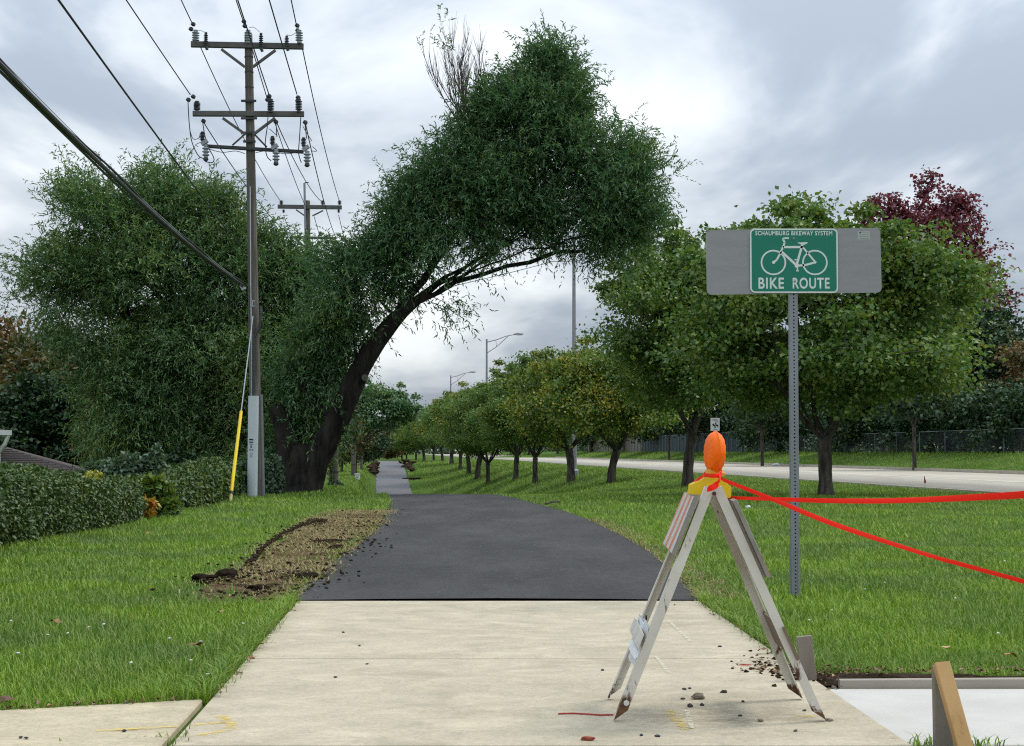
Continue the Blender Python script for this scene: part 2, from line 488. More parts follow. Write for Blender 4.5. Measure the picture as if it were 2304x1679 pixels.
def tree_obj(name, base, data, mats, label, cat, group=None, rotz=0, scale=1.0):
    root = empty(name, base, label, cat, group)
    mb, bg_, lg = data
    o = mb.obj('trunk', mats[0], root, True, world=False)
    o = link('branches', np_mesh('branches', bg_[0], bg_[1], mats[0]), root, False)
    o = link('crown', np_mesh('crown', lg[0], lg[1], mats[1]), root, False)
    root.rotation_euler.z = rotz
    root.scale = (scale,) * 3 if not hasattr(scale, '__len__') else scale
    return root

def willow_leaves(T, Dr, r, nspr, nleaf, L, W, slen, droop=.5, upw=.35, spread=.22, updir=None):
    n = len(T); ci = np.repeat(np.arange(n), nspr); m = len(ci)
    s0 = T[ci] + r.normal(size=(m, 3)) * spread
    d = Dr[ci] * .75 + r.normal(size=(m, 3)) * .45 + np.array([0, 0, 1.0]) * (upw if updir is None else updir[ci][:, None])
    d = unit(d); sl = slen * (.6 + .8 * r.random(m))
    q = np.repeat(np.arange(m), nleaf); t = np.tile((np.arange(nleaf) + .5) / nleaf, m)
    sag = droop * sl[q] * t ** 2
    p = s0[q] + d[q] * (sl[q] * t)[:, None]; p[:, 2] -= sag
    tan = d[q].copy(); tan[:, 2] -= 2 * droop * t; tan = unit(tan)
    ld = tan * .75 + r.normal(size=(m * nleaf, 3)) * .5
    nn = r.normal(size=(m * nleaf, 3)) * .6 + np.array([0, 0, 1.])
    k = .7 + .6 * r.random(m * nleaf)
    return leaf_geo(p, ld, nn, L * k, W * k, .06, .2)

def leaf_cloud(blobs, n, r, L, W, shell=.15, flat=1.0):
    p, d, _ = sample_blobs(blobs, n, r, shell, .2)
    ld = d * .5 + r.normal(size=(n, 3)) * .6 + np.array([0, 0, -.1])
    nn = d * .6 + r.normal(size=(n, 3)) * .5 + np.array([0, 0, .7])
    k = .7 + .6 * r.random(n)
    return leaf_geo(p, ld, nn, L * k, W * k)

def inpoly(x, y, poly):
    poly = np.asarray(poly, float); ins = np.zeros(len(x), bool); n = len(poly)
    for i in range(n):
        x1, y1 = poly[i]; x2, y2 = poly[(i + 1) % n]
        c = ((y1 > y) != (y2 > y)) & (x < (x2 - x1) * (y - y1) / (y2 - y1 + 1e-12) + x1)
        ins ^= c
    return ins

# ------------------------------------------------------------------ materials of the setting
m_lawn = NT('lawn_soil_and_grass')
v = m_lawn.coord()
f = m_lawn.noise(v, .55, 4); f2 = m_lawn.noise(v, 7, 5, .7)
col = m_lawn.ramp(f, [(.35, (.055, .115, .016)), (.55, (.078, .135, .022)), (.72, (.115, .145, .034))])
col = m_lawn.mix(m_lawn.ramp(f2, [(.35, 0.0), (.75, .55)]), col, (.050, .090, .018))
vs = m_lawn.coord((1, .35, 1)); f3 = m_lawn.noise(vs, 1.6, 6, .75)
col = m_lawn.mix(m_lawn.ramp(f3, [(.45, 0.0), (.7, .5)]), col, (.10, .14, .035))
m_lawn.pbr(col, 1.0, 0, m_lawn.bump(m_lawn.noise(v, 18, 5, .8), .8, .05), .05)
M_LAWN = m_lawn.m

def concrete(name, c1, c2, stains=True):
    m = NT(name); v = m.coord()
    f = m.noise(v, 1.7, 9, .7, .6)
    col = m.ramp(f, [(.3, c2), (.5, c1), (.72, tuple(min(1, x * 1.13) for x in c1))])
    fine = m.noise(v, 46, 6, .8)
    col = m.mix(m.ramp(fine, [(.3, .7), (.62, 0.0)]), col, tuple(x * .55 for x in c1))
    mid = m.noise(m.coord((1, 1.4, 1)), 4.0, 7, .72, .5)
    col = m.mix(m.ramp(mid, [(.5, 0.0), (.72, .65)]), col, tuple(x * 1.28 for x in c1))
    col = m.mix(m.ramp(mid, [(.28, .7), (.46, 0.0)]), col, (c1[0] * .62, c1[1] * .66, c1[2] * .68))
    if stains:
        vo = m.n('ShaderNodeTexVoronoi'); m.l(v, vo.inputs['Vector']); vo.inputs['Scale'].default_value = 26
        col = m.mix(m.ramp(vo.outputs['Distance'], [(.055, .75), (.085, 0.0)]), col, (.09, .075, .055))
        # mud tracked under the barricade
        g = m.n('ShaderNodeTexCoord'); mp_ = m.n('ShaderNodeMapping'); m.l(g.outputs['Object'], mp_.inputs[0])
        mp_.inputs['Location'].default_value = (-.78 * 2.0, -5.75 * 1.9, 0); mp_.inputs['Scale'].default_value = (2.0, 1.9, 0)
        ln = m.n('ShaderNodeVectorMath', operation='LENGTH'); m.l(mp_.outputs[0], ln.inputs[0])
        near_ = m.ramp(ln.outputs['Value'], [(.1, 1.0), (1.0, 0.0)])
        blot = m.ramp(m.noise(m.coord((1, 2.2, 1)), 4.2, 8, .72, .6), [(.46, 0.0), (.66, .8)])
        col = m.mix(m.math('MULTIPLY', near_, blot), col, (.115, .085, .055))
    b = m.bump(m.noise(v, 120, 4, .8), .35, .002)
    m.pbr(col, .9, 0, b, .2)
    return m.m
M_CONC = concrete('broom_finished_concrete', (.48, .42, .305), (.37, .315, .22))
M_CONC2 = concrete('sidewalk_concrete', (.50, .43, .295), (.40, .335, .225))
M_NEWCONC = plain('fresh_white_concrete', (.52, .505, .46), (.45, .435, .395), 3.0, .9, 0, .25, 90, .002, .15)
m_as = NT('fresh_asphalt'); v = m_as.coord()
f = m_as.noise(v, 90, 5, .85); big = m_as.noise(m_as.coord((1, .3, 1)), 1.2, 5, .6)
col = m_as.ramp(f, [(.3, (.015, .0145, .0135)), (.55, (.031, .030, .028)), (.75, (.068, .066, .062))])
col = m_as.mix(m_as.ramp(big, [(.40, 0.0), (.70, .8)]), col, (.061, .059, .056))
gr_ = m_as.noise(v, 30, 4, .8); col = m_as.mix(m_as.ramp(gr_, [(.57, 0.0), (.70, .7)]), col, (.13, .13, .13)); col = m_as.mix(m_as.ramp(gr_, [(.28, .6), (.40, 0.0)]), col, (.010, .010, .010))
spy = m_as.n('ShaderNodeSeparateXYZ'); m_as.l(v, spy.inputs[0])
col = m_as.mix(m_as.ramp(m_as.math('MULTIPLY', spy.outputs[1], .005), [(.19, 0.0), (.23, .16), (.45, .26), (.58, .75)]), col, (.16, .16, .165))   # older, paler surfacing further on
scuff = m_as.noise(m_as.coord((1, 7, 1)), 3.2, 7, .75, .3)
col = m_as.mix(m_as.ramp(scuff, [(.57, 0.0), (.74, .6)]), col, (.15, .145, .135))
m_as.pbr(col, .82, 0, m_as.bump(m_as.noise(v, 160, 3, .8), .9, .006), .3)
M_ASPH = m_as.m
m_rd = NT('worn_concrete_road'); v = m_rd.coord()
col = m_rd.ramp(m_rd.noise(m_rd.coord((1, .12, 1)), .8, 6, .6), [(.3, (.36, .325, .265)), (.7, (.46, .425, .345))])
m_rd.pbr(col, .9, 0, None, .2)
M_ROAD = m_rd.m
M_KERB = plain('kerb_concrete', (.36, .325, .25), (.28, .25, .19), 2.0, .9)
M_SOIL = plain('dark_soil', (.030, .021, .014), (.060, .043, .028), 14, 1.0, 0, 1.0, 60, .02, .05)
M_STRAWSOIL = plain('dead_turf_soil', (.075, .052, .026), (.17, .125, .062), 9, 1.0, 0, 1.0, 50, .02, .05, dirt=(.035, .024, .016), dscale=3.5, dlo=.5, dhi=.6)

# ------------------------------------------------------------------ terrain
ys = np.concatenate([np.arange(-8, 60, 1.0), np.arange(60, 230, 2.0), np.geomspace(230, 1200, 26)])
xp = np.concatenate([np.arange(0, 16, .6), np.arange(16, 60, 2.0), np.geomspace(60, 900, 18)])
xs = np.concatenate([-xp[::-1][:-1], xp])
X, Y = np.meshgrid(xs, ys)
# the sheet follows the path's bend so its slopes stay smooth
X = X + np.where(np.abs(X) < 60, xpath(Y) * (Y < 230), 0)
Z = G(X, Y) - .03 - np.where(Y > 60, .03, 0)
# sunk under the paved slabs
under = (Y < 10.6) & (np.abs(X) < 2.2)
Z = np.where(under, Z - .0, Z)
nx, ny = len(xs), len(ys)
idx = np.arange(nx * ny).reshape(ny, nx)
F = np.stack([idx[:-1, :-1], idx[:-1, 1:], idx[1:, 1:], idx[1:, :-1]], -1).reshape(-1, 4)
o = link('lawn', np_mesh('lawn', np.stack([X, Y, Z], -1).reshape(-1, 3), F, M_LAWN, True))
o['kind'] = 'structure'

# paved approach: three slabs with open joints
pad = empty('concrete_path', (0, 0, 0)); pad['kind'] = 'structure'
def padL(y): return -1.147 + (y - 5.14) * (-1.415 + 1.147) / (10.2 - 5.14)
def padR(y): return 1.345 + (y - 5.3) * (1.235 - 1.345) / (10.2 - 5.3)
for (a, b) in ((3.4, 5.195), (5.215, 7.362), (7.378, 10.2)):
    MB().slab([(padL(a), a), (padR(a), a), (padR(b), b), (padL(b), b)], -.12, 0.0, .007).obj('slab', M_CONC, pad)
sw = empty('sidewalk', (0, 0, 0)); sw['kind'] = 'structure'
for (x0, x1) in ((-2.75, -1.235), (-4.3, -2.765), (-5.8, -4.315)):
    yb = lambda x: 6.2 + (x + 1.21) * .36
    q = lambda y, x: x + (padL(y) - padL(6.2)) if x > -1.3 else x
    MB().slab([(x0, 4.6), (q(4.6, x1), 4.6), (q(yb(x1), x1), yb(x1)), (x0, yb(x0))], -.12, -.002, .007).obj('slab', M_CONC2, sw)
MB().slab([(-6, 3.2), (1.36, 3.2), (1.30, 10.25), (-1.5, 10.25), (-1.5, 6.1), (-6, 4.6)], -.14, -.035, .0).obj('joint_soil', M_SOIL, pad)

# asphalt path sheet with a low rounded edge
yp = np.concatenate([np.arange(10.215, 60, .5), np.arange(60, 172, 1.0)])
er = np.random.default_rng(3)
jag = np.interp(yp, np.arange(9, 180, .35), er.normal(size=len(np.arange(9, 180, .35))) * .03)
jag2 = np.interp(yp, np.arange(9, 180, .35), er.normal(size=len(np.arange(9, 180, .35))) * .022)
rows = []
for k, (s, dz) in enumerate(((-.5, -.07), (-.5, -.004), (-.485, .004), (-.25, .012), (0, .016), (.25, .012), (.485, .004), (.5, -.004), (.5, -.07))):
    t = s * wpath(yp) + (jag if s < -.4 else jag2 if s > .4 else 0)
    x = xpath(yp) + t
    z = G(xpath(yp), yp) + dz + np.where(yp > 60, .02, 0)
    rows.append(np.stack([x, yp, z], -1))
V = np.stack(rows, 1); n_, k_ = V.shape[:2]
idx = np.arange(n_ * k_).reshape(n_, k_)
F = np.stack([idx[:-1, :-1], idx[:-1, 1:], idx[1:, 1:], idx[1:, :-1]], -1).reshape(-1, 4)
o = link('asphalt_path', np_mesh('asphalt_path', V.reshape(-1, 3), F, M_ASPH, False)); o['kind'] = 'structure'

# road with kerbs
yr = np.concatenate([np.arange(5, 120, 4.0), np.arange(120, 600, 15.0)])
def strip(name, c0, c1, z0, z1, mat, kind='structure', thick=.2, y=yr):
    V = []
    for (c, zz_) in ((c0, z0 - thick), (c0, z0), (c1, z1), (c1, z1 - thick)):
        V.append(np.stack([c - SL * y, y, np.full(len(y), zz_)], -1))
    V = np.stack(V, 1); idx = np.arange(V.shape[0] * 4).reshape(-1, 4)
    F = np.stack([idx[:-1, :-1], idx[:-1, 1:], idx[1:, 1:], idx[1:, :-1]], -1).reshape(-1, 4)
    o = link(name, np_mesh(name, V.reshape(-1, 3), F, mat)); o['kind'] = kind; return o
strip('road', RN, RF, .012, .012, M_ROAD)
strip('kerb', RN - .18, RN, .03, .03, M_KERB)
strip('kerb', RF, RF + .2, .15, .15, M_KERB)
M_JOINT = plain('pale_joint_sealant', (.66, .62, .50), (.60, .55, .44), 3, .9)
strip('road_joint', RN + 5.4, RN + 5.65, .018, .018, M_JOINT, thick=.004)
# ------------------------------------------------------------------ trees
K = 2304 / 2267.0
M_BARK_W = bark('willow_bark', (.006, .0055, .005), (.034, .030, .025), 6)
M_BARK = bark('street_tree_bark', (.022, .020, .016), (.115, .102, .085), 7)
M_TWIG = plain('dry_twig_bark', (.11, .085, .075), (.07, .055, .05), 3, .9)
M_WIL = leafmat('willow_leaves', [(0.041, 0.121, 0.053), (0.067, 0.167, 0.069), (0.094, 0.207, 0.078), (0.127, 0.236, 0.092), (0.178, 0.270, 0.127)], (0.196, 0.276, 0.063), .45, .58, .76, .32)
M_WIL2 = leafmat('young_willow_leaves', [(0.051, 0.138, 0.051), (0.076, 0.182, 0.064), (0.110, 0.218, 0.071), (0.159, 0.259, 0.094), (0.218, 0.299, 0.144)], (0.230, 0.299, 0.069), .5, .55, .74, .32)
M_LIN = leafmat('street_tree_leaves', [(0.062, 0.141, 0.030), (0.096, 0.190, 0.040), (0.136, 0.236, 0.045), (0.192, 0.282, 0.055), (0.079, 0.162, 0.036)], (0.238, 0.268, 0.044), .75, .54, .74, .32)
M_LIN_Y = leafmat('turning_street_tree_leaves', [(0.072, 0.147, 0.026), (0.110, 0.195, 0.033), (0.156, 0.236, 0.035), (0.204, 0.254, 0.040)], (0.384, 0.330, 0.033), .6, .50, .68, .30)
M_BGD = leafmat('dark_background_leaves', [(0.015, 0.043, 0.020), (0.024, 0.064, 0.025), (0.039, 0.087, 0.031), (0.057, 0.109, 0.036)], (0.090, 0.116, 0.034), .3, .58, .75, .15)
M_BGO = leafmat('orange_brown_leaves', [(0.140, 0.077, 0.028), (0.210, 0.115, 0.039), (0.098, 0.091, 0.031), (0.280, 0.161, 0.049)], (0.070, 0.098, 0.031), .3, .50, .65, .2)
M_BGM = leafmat('brown_green_leaves', [(0.060, 0.075, 0.025), (0.090, 0.093, 0.028), (0.045, 0.083, 0.028), (0.128, 0.105, 0.034)], (0.180, 0.112, 0.039), .28, .52, .66, .2)
M_MAPLE = leafmat('burgundy_leaves', [(.13, .022, .042), (.20, .036, .062), (.27, .055, .085), (.09, .020, .034)], (.10, .10, .045), .25, .62, .75, .30)

def B(cx, cy, rx, ry, Y, depth=None, w=1.0, sh=20):
    """crown lobe centred where the photograph shows it, at distance Y"""
    rx, ry = max(rx - sh, rx * .6), max(ry - sh, ry * .6)      # leave room for the outermost sprays
    c = P(cx * K, cy * K, Y); s = PPM(Y) / K
    return (np.array(c), np.array([rx / s, (depth if depth is not None else .8 * min(rx, ry) / s), ry / s]), w)

# ---- leaning willow over the path
YW = 38.0
wb = P(676, 1118, YW); wbase = Vector((wb.x, YW, g1(wb.x, YW)))
root = empty('willow_tree', wbase, 'large willow whose thick dark trunk leans over the asphalt path', 'tree')
def wp(x, y, dY=0.0): return P(x * K, y * K, YW + dY)
mb = MB()
tp = [Vector((wp(668, 1100).x, YW, wbase.z - .2)), wp(700, 1020), wp(745, 930), wp(800, 815), wp(845, 745, -.1), wp(880, 702, -.2), wp(920, 668, -.1), wp(990, 610, .1)]
trunk_geo(mb, tp, [.38, .31, .28, .25, .22, .18, .12, .05], 16, 2.0, 1.5, .06)
trunk_geo(mb, [Vector((wp(650, 1100).x, YW + .2, wbase.z - .2)), wp(640, 1030, .2), wp(632, 960, .3), wp(610, 900, .5)], [.42, .34, .22, .17], 14, 4.0, 1.4, .08)
trunk_geo(mb, [wp(672, 1095, -.05), wp(668, 1020, -.05), wp(660, 985, -.05)], [.34, .30, .18], 12, 1.0, 1.2, .1)
mb.obj('trunk', M_BARK_W, root, True)
MB().tube([wp(808, 836, -.33), wp(808, 836, -.30)], .085, 10).obj('pruning_scar', plain('healed_wood', (.10, .085, .065), (.06, .05, .04), 20), root)
limbs = [
    [(880, 702), (930, 665), (1000, 622), (1080, 585), (1170, 552), (1260, 530), (1340, 510)],
    [(880, 702), (950, 640), (1030, 595), (1120, 540), (1190, 470), (1240, 400), (1290, 350)],
    [(880, 702), (935, 620), (985, 545), (1040, 465), (1075, 415), (1130, 370), (1200, 330)],
    [(862, 725), (890, 640), (925, 560), (955, 470), (980, 380), (1005, 300)],
    [(880, 702), (960, 655), (1060, 620), (1180, 590), (1280, 580), (1330, 560)],
    [(840, 750), (835, 660), (830, 560), (840, 470)],
    [(930, 665), (1010, 628), (1120, 592), (1230, 560), (1320, 545)], [(950, 640), (1060, 575), (1160, 520), (1260, 480), (1360, 450)], [(1000, 622), (1090, 560), (1180, 500), (1250, 440)],
    [(1040, 465), (1100, 350), (1150, 240), (1190, 150)],
    [(800, 815), (770, 740), (750, 680), (745, 600)],
    [(632, 960), (660, 860), (690, 760), (720, 660)],
]
dys = [-.6, .4, -.3, .5, .9, .2, .3, -.5, .1, .1, .3, .2]
sp, spar = [np.array(wp(745, 930)), np.array(wp(800, 815)), np.array(wp(880, 702, -.2))], [-1, 0, 1]
for L_, dy in zip(limbs, dys):
    # start from the nearest existing node
    q0 = np.array(wp(*L_[0])); j = int(np.argmin([np.linalg.norm(q0 - s) for s in sp])); prev = j
    seg = [np.array(wp(x, y, dy * (i + 1) / len(L_))) for i, (x, y) in enumerate(L_[1:])]
    pr = sp[j]
    for e in seg:
        for t in (.5, 1.0):
            q = pr + (e - pr) * t + rng.normal(size=3) * .04; sp.append(q); spar.append(prev); prev = len(sp) - 1
        pr = e
blobs = [B(1212, 190, 88, 82, YW), B(1175, 300, 150, 110, YW), B(1368, 415, 80, 100, YW, 1.2), B(1040, 385, 105, 102, YW),
         B(1130, 430, 150, 90, YW, 1.2, .8), B(918, 475, 86, 80, YW), B(803, 612, 82, 105, YW), B(1350, 500, 90, 60, YW, .9, .8),
         B(900, 560, 80, 90, YW), B(745, 720, 70, 140, YW), B(1000, 668, 34, 44, YW, .35, .5), B(1250, 500, 120, 45, YW, .8, .32), B(1010, 530, 105, 65, YW, .8, .55), B(1130, 490, 120, 55, YW, .8, .4), B(1350, 535, 80, 45, YW, .6, .4),
         B(1310, 360, 80, 80, YW, 1.0, .6), B(700, 850, 75, 170, YW + .8), B(985, 280, 58, 40, YW, .5, .5), B(660, 1000, 55, 90, YW + 1.2, .5)]
r = np.random.default_rng(11)
T, Dr = lumps(blobs, 1120, 145, .27, r, .22, .14, .28)
xd = (T[:, 0] * FPX / YW + CX) / K; zl_ = np.array([P(0, (596 - .10 * (x - 1000)) * K, YW).z for x in xd])
T_ok = (xd < 905) | (T[:, 2] > zl_) | ((np.abs(xd - 1000) < 34) & (T[:, 2] > zl_ - 1.0)); T, Dr = T[T_ok], Dr[T_ok]
A, par, cnt, tip = grow(sp, spar, T, .4, r, .03, .05)
bgw = branch_geo(A, par, cnt, 3, .0085, .5, .24)
link('branches', np_mesh('branches', *bgw, M_BARK_W), root)
# shape sprays: those of the top stand up, those of the flanks hang outwards
up = .35 + .5 * np.clip((T[:, 2] - 7) / 5, -1, 1)
lg = willow_leaves(T, Dr, r, 23, 10, .122, .029, .48, .26, spread=.24, updir=up)
link('crown', np_mesh('crown', *lg, M_WIL), root)
# the dead top: a fan of bare shoots with a few last leaves
mb = MB(); tipsL = []
def twig(p, d, L, rad, lev):
    n = 5; pts = [p]; q = Vector(p); dd = Vector(d)
    for i in range(n):
        dd = (dd + Vector((random.uniform(-.09, .09), random.uniform(-.09, .09), .07))).normalized(); q = q + dd * L / n; pts.append(q.copy())
    mb.tube(pts, [rad * (1 - .75 * i / n) for i in range(n + 1)], 4 if rad > .008 else 3, False)
    tipsL.append((pts[-1], dd))
    if lev:
        for i in range(6 if lev > 1 else 4):
            k = random.randint(1, n - 1)
            s = Vector((random.uniform(-.5, .5), random.uniform(-.4, .4), random.uniform(.1, .4)))
            twig(pts[k], (dd + s).normalized(), L * random.uniform(.45, .7), rad * .55, lev - 1)
o0 = wp(1022, 270)
for (x, y) in ((928, 70), (950, 120), (968, 60), (985, 40), (1005, 70), (1020, 45), (1038, 50), (1060, 75), (1080, 60), (1095, 55), (1090, 130), (1050, 95)):
    e = wp(x, y + 35, random.uniform(-.5, .5)); s = o0 + Vector((random.uniform(-.15, .25), random.uniform(-.1, .1), 0))
    twig(s, (e - s).normalized() + Vector((0, 0, -.1)), (e - s).length * .78, .019, 2)
mb.obj('bare_branches', M_TWIG, root)
tl = [t for t in tipsL if t[0].x < wp(1000, 0).x and t[0].z > wp(0, 110).z]
Tt = np.array([t[0] for t in tl]); Td = np.array([t[1] for t in tl])
link('last_leaves', np_mesh('last_leaves', *willow_leaves(Tt, Td, r, 1, 7, .10, .024, .25, .3, spread=.05), M_WIL2), root)

# ---- round willow left of the pole
YL = 42.0
lb = P(500 * K, 1080 * K, YL); lz = g1(lb.x, YL)
root = empty('willow_tree', (lb.x, YL, lz), 'wide bushy willow behind the near utility pole, full to the ground', 'tree')
def wl(x, y, dY=0.0): return P(x * K, y * K, YL + dY)
mb = MB()
trunk_geo(mb, [Vector((lb.x, YL, lz - .2)), wl(490, 960), wl(480, 860), wl(470, 790)], [.40, .33, .30, .28], 12, 1.5, 1.5)
mb.obj('trunk', M_BARK_W, root, True)
limbs = [[(480, 860), (400, 760), (300, 730), (220, 690), (130, 640)], [(470, 790), (380, 690), (290, 600), (220, 520), (130, 440)], [(470, 790), (440, 680), (400, 580), (350, 450)],
         [(470, 790), (500, 680), (500, 560), (490, 460)], [(480, 860), (550, 760), (600, 660), (640, 570)], [(300, 730), (270, 660), (200, 600), (90, 600)], [(490, 960), (380, 920), (280, 900), (180, 900)], [(490, 960), (600, 900), (660, 840)]]
sp, spar = [np.array(wl(490, 960)), np.array(wl(480, 860)), np.array(wl(470, 790))], [-1, 0, 1]
for L_, dy in zip(limbs, (-.8, .6, .2, -.5, .5, -1, -.9, -.4)):
    q0 = np.array(wl(*L_[0])); j = int(np.argmin([np.linalg.norm(q0 - s) for s in sp])); prev = j; pr = sp[j]
    for i, (x, y) in enumerate(L_[1:]):
        e = np.array(wl(x, y, dy * (i + 1) / len(L_)))
        for t in (.5, 1.0):
            sp.append(pr + (e - pr) * t + rng.normal(size=3) * .05); spar.append(prev); prev = len(sp) - 1
        pr = e
blobs = [B(300, 470, 200, 95, YL), B(430, 515, 190, 100, YL), B(160, 610, 130, 70, YL, 1.2), B(370, 610, 300, 100, YL, 1.6), B(570, 580, 110, 100, YL),
         B(290, 740, 200, 90, YL, 1.6, .8), B(470, 830, 230, 170, YL, 1.8), B(640, 735, 90, 185, YL), B(300, 900, 140, 120, YL - .5, 1.2), B(440, 990, 230, 90, YL - .6, 1.2), B(620, 930, 80, 140, YL, 1.0),
         B(135, 420, 70, 60, YL, .6, .05), B(90, 660, 70, 45, YL, .6, .6), B(200, 520, 120, 40, YL, .6, .35)]
r = np.random.default_rng(21)
T, Dr = lumps(blobs, 1350, 170, .34, r, .24, .14, .35)
A, par, cnt, tip = grow(sp, spar, T, .45, r, .03, .05)
link('branches', np_mesh('branches', *branch_geo(A, par, cnt, 3, .0085, .5, .2), M_BARK_W), root)
up = .4 + .55 * np.clip((T[:, 2] - 4.5) / 3.5, -1, 1)
lg = willow_leaves(T, Dr, r, 20, 10, .132, .031, .58, .32, spread=.27, updir=up)
link('crown', np_mesh('crown', *lg, M_WIL2), root)

# ---- row of street trees between path and road
def rowblobs(h, w, r, zlo=.24):
    b = [(np.array([0, 0, h * .60]), np.array([w * .46, w * .46, h * .34]))]
    for i in range(8):
        a = i * 2 * math.pi / 8 + r.random(); q = w * (.26 + .08 * r.random())
        b.append((np.array([math.cos(a) * q, math.sin(a) * q, h * (.37 + .30 * r.random())]), np.array([w * .24, w * .24, h * .17])))
    for i in range(4):
        a = i * 2 * math.pi / 4 + r.random(); b.append((np.array([math.cos(a) * w * .16, math.sin(a) * w * .16, h * (.76 + .05 * r.random())]), np.array([w * .2, w * .2, h * .13])))
    return b
ROW = 'street trees in a row between the path and the road'
rr = np.random.default_rng(5)
dA = broad_tree_data(31, 6.8, 1.35, .155, rowblobs(6.8, 6.9, rr), 330, 180, .112, .086, .27, .011, 7, .6, 40, .34)
dB = broad_tree_data(32, 7.6, 1.5, .165, rowblobs(7.6, 5.6, rr), 310, 170, .11, .084, .27, .011, 6, .5, 40, .34, (-.15, .1))
dC = broad_tree_data(33, 5.2, 1.2, .165, rowblobs(5.2, 5.2, rr), 240, 140, .112, .086, .26, .0115, 6, .6, 26, .34, (.2, 0))
def gpos(px, D):
    x = (px - CX) * D / FPX; return Vector((x, D, g1(x, D) - .03))
T1 = tree_obj('street_tree', gpos(1855, 34.8), dA, (M_BARK, M_LIN), 'full green street tree right behind the bike route sign post', 'tree', ROW, 0, (1.07, 1.05, .96))
T2 = tree_obj('street_tree', gpos(1546, 47.0), dB, (M_BARK, M_LIN), 'tall green street tree whose trunk stands behind the orange barricade lens', 'tree', ROW, 4.0, (1.06, 1.05, 1.05))
T3 = tree_obj('street_tree', gpos(1375, 60.0), dC, (M_BARK, M_LIN_Y), 'low yellow-green street tree, third trunk counted away from the sign', 'tree', ROW)
def tcopy(src, px, D, rz, sc, label):
    c = copy_tree(src); c.location = gpos(px, D); c.rotation_euler.z = rz; c.scale = (sc, sc, sc) if not hasattr(sc, '__len__') else sc
    tag(c, label, 'tree', ROW); return c
c4 = tcopy(T3, 1286, 68.5, 2.1, (1.12, 1.1, 1.14), 'yellow-tinged street tree leaning left beside the nearest lamp pole')
for (src, px, D, rz, sc, lb_) in (
    (T1, 1204, 79, 1.2, (.92, .92, .92), 'dark green street tree just left of the nearest lamp pole'),
    (T2, 1160, 90, 2.6, (1.0, 1.0, .84), 'green street tree, second trunk to the left of the nearest lamp pole'),
    (T1, 1098, 98, 4.0, (.92, .92, .9), 'green street tree standing on the shaded bank under the middle lamp'),
    (T3, 1074, 108, .5, 1.2, 'yellowish street tree on the bank beyond the middle lamp'),
    (T2, 1056, 119, 1.4, (1.08, 1.08, .84), 'street tree with a bare lower trunk, next after the yellowish one'),
    (T1, 1036, 131, 3.3, (.98, .98, .9), 'street tree half hidden below the farthest visible lamp'),
    (T3, 1016, 145, 5.0, 1.15, 'small yellow-green crown just right of the farthest lamp pole'),
    (T2, 996, 160, .8, (.95, .95, .80), 'street tree just left of the farthest lamp pole'),
    (T1, 976, 176, 2.2, (.9, .9, .86), 'green street tree at the top of the rise, right of the path'),
    (T3, 955, 193, 3.9, 1.2, 'rounded street tree near the far end of the row'),
    (T2, 936, 212, 5.2, (.95, .95, .74), 'last but one street tree at the far end of the path'),
    (T1, 915, 232, .3, (.9, .9, .78), 'farthest street tree of the row, closing the view over the path')):
    tcopy(src, px, D, rz, sc, lb_)

# ---- trees and shrubs further off
def bush_data(seed, h, w, leafL, n, zbot=.0, trunk=True, tr=.14, branches=120, lobes=14, top=.0):
    r = np.random.default_rng(seed)
    b = []
    for i in range(lobes):
        a = r.random() * 2 * math.pi; q = w * .5 * math.sqrt(r.random()) * .72; z = zbot + (h - zbot) * (.12 + .76 * r.random())
        s = 1 - .45 * ((z - zbot) / (h - zbot)) ** 1.6
        b.append((np.array([math.cos(a) * q * s, math.sin(a) * q * s, z]), np.array([w * .2, w * .2, (h - zbot) * .15]) * (.8 + .5 * r.random())))
    b.append((np.array([0, 0, zbot + (h - zbot) * .5]), np.array([w * .34, w * .34, (h - zbot) * .44])))
    mb = MB(); trunk_geo(mb, [(0, 0, -.2), (0.05, 0, h * .3), (0, .05, h * .62)], [tr, tr * .8, tr * .3], 8, seed, 1.4)
    T, _, _ = sample_blobs(b, branches, r, .25)
    seedp = [np.array([0, 0, 0.]), np.array([0.05, 0, h * .2]), np.array([0.05, 0, h * .35]), np.array([0, .05, h * .6])]
    A, par, cnt, tip = grow(seedp, [-1, 0, 1, 2], T, .6, r)
    bgd = branch_geo(A, par, cnt, 1, .012, .5, tr * .6)
    # leaf clumps
    nc = max(40, n // 60); T2_, D2, _ = sample_blobs(b, nc, r, .2, .2)
    ci = np.repeat(np.arange(nc), 60); off = r.normal(size=(len(ci), 3)) * w * .05
    p = T2_[ci] + off; p[:, 2] = np.maximum(p[:, 2], .03)
    ld = D2[ci] * .5 + r.normal(size=p.shape) * .6 + np.array([0, 0, -.15])
    nn = r.normal(size=p.shape) * .6 + np.array([0, 0, .9]); k = .7 + .6 * r.random(len(p))
    return mb, bgd, leaf_geo(p, ld, nn, leafL * k, leafL * .72 * k)
bd = [bush_data(51, 8.5, 7.5, .26, 15000, 1.2), bush_data(52, 7.0, 6.0, .24, 13000, .2), bush_data(53, 10.0, 7.0, .28, 15000, 1.5)]
BG = {}
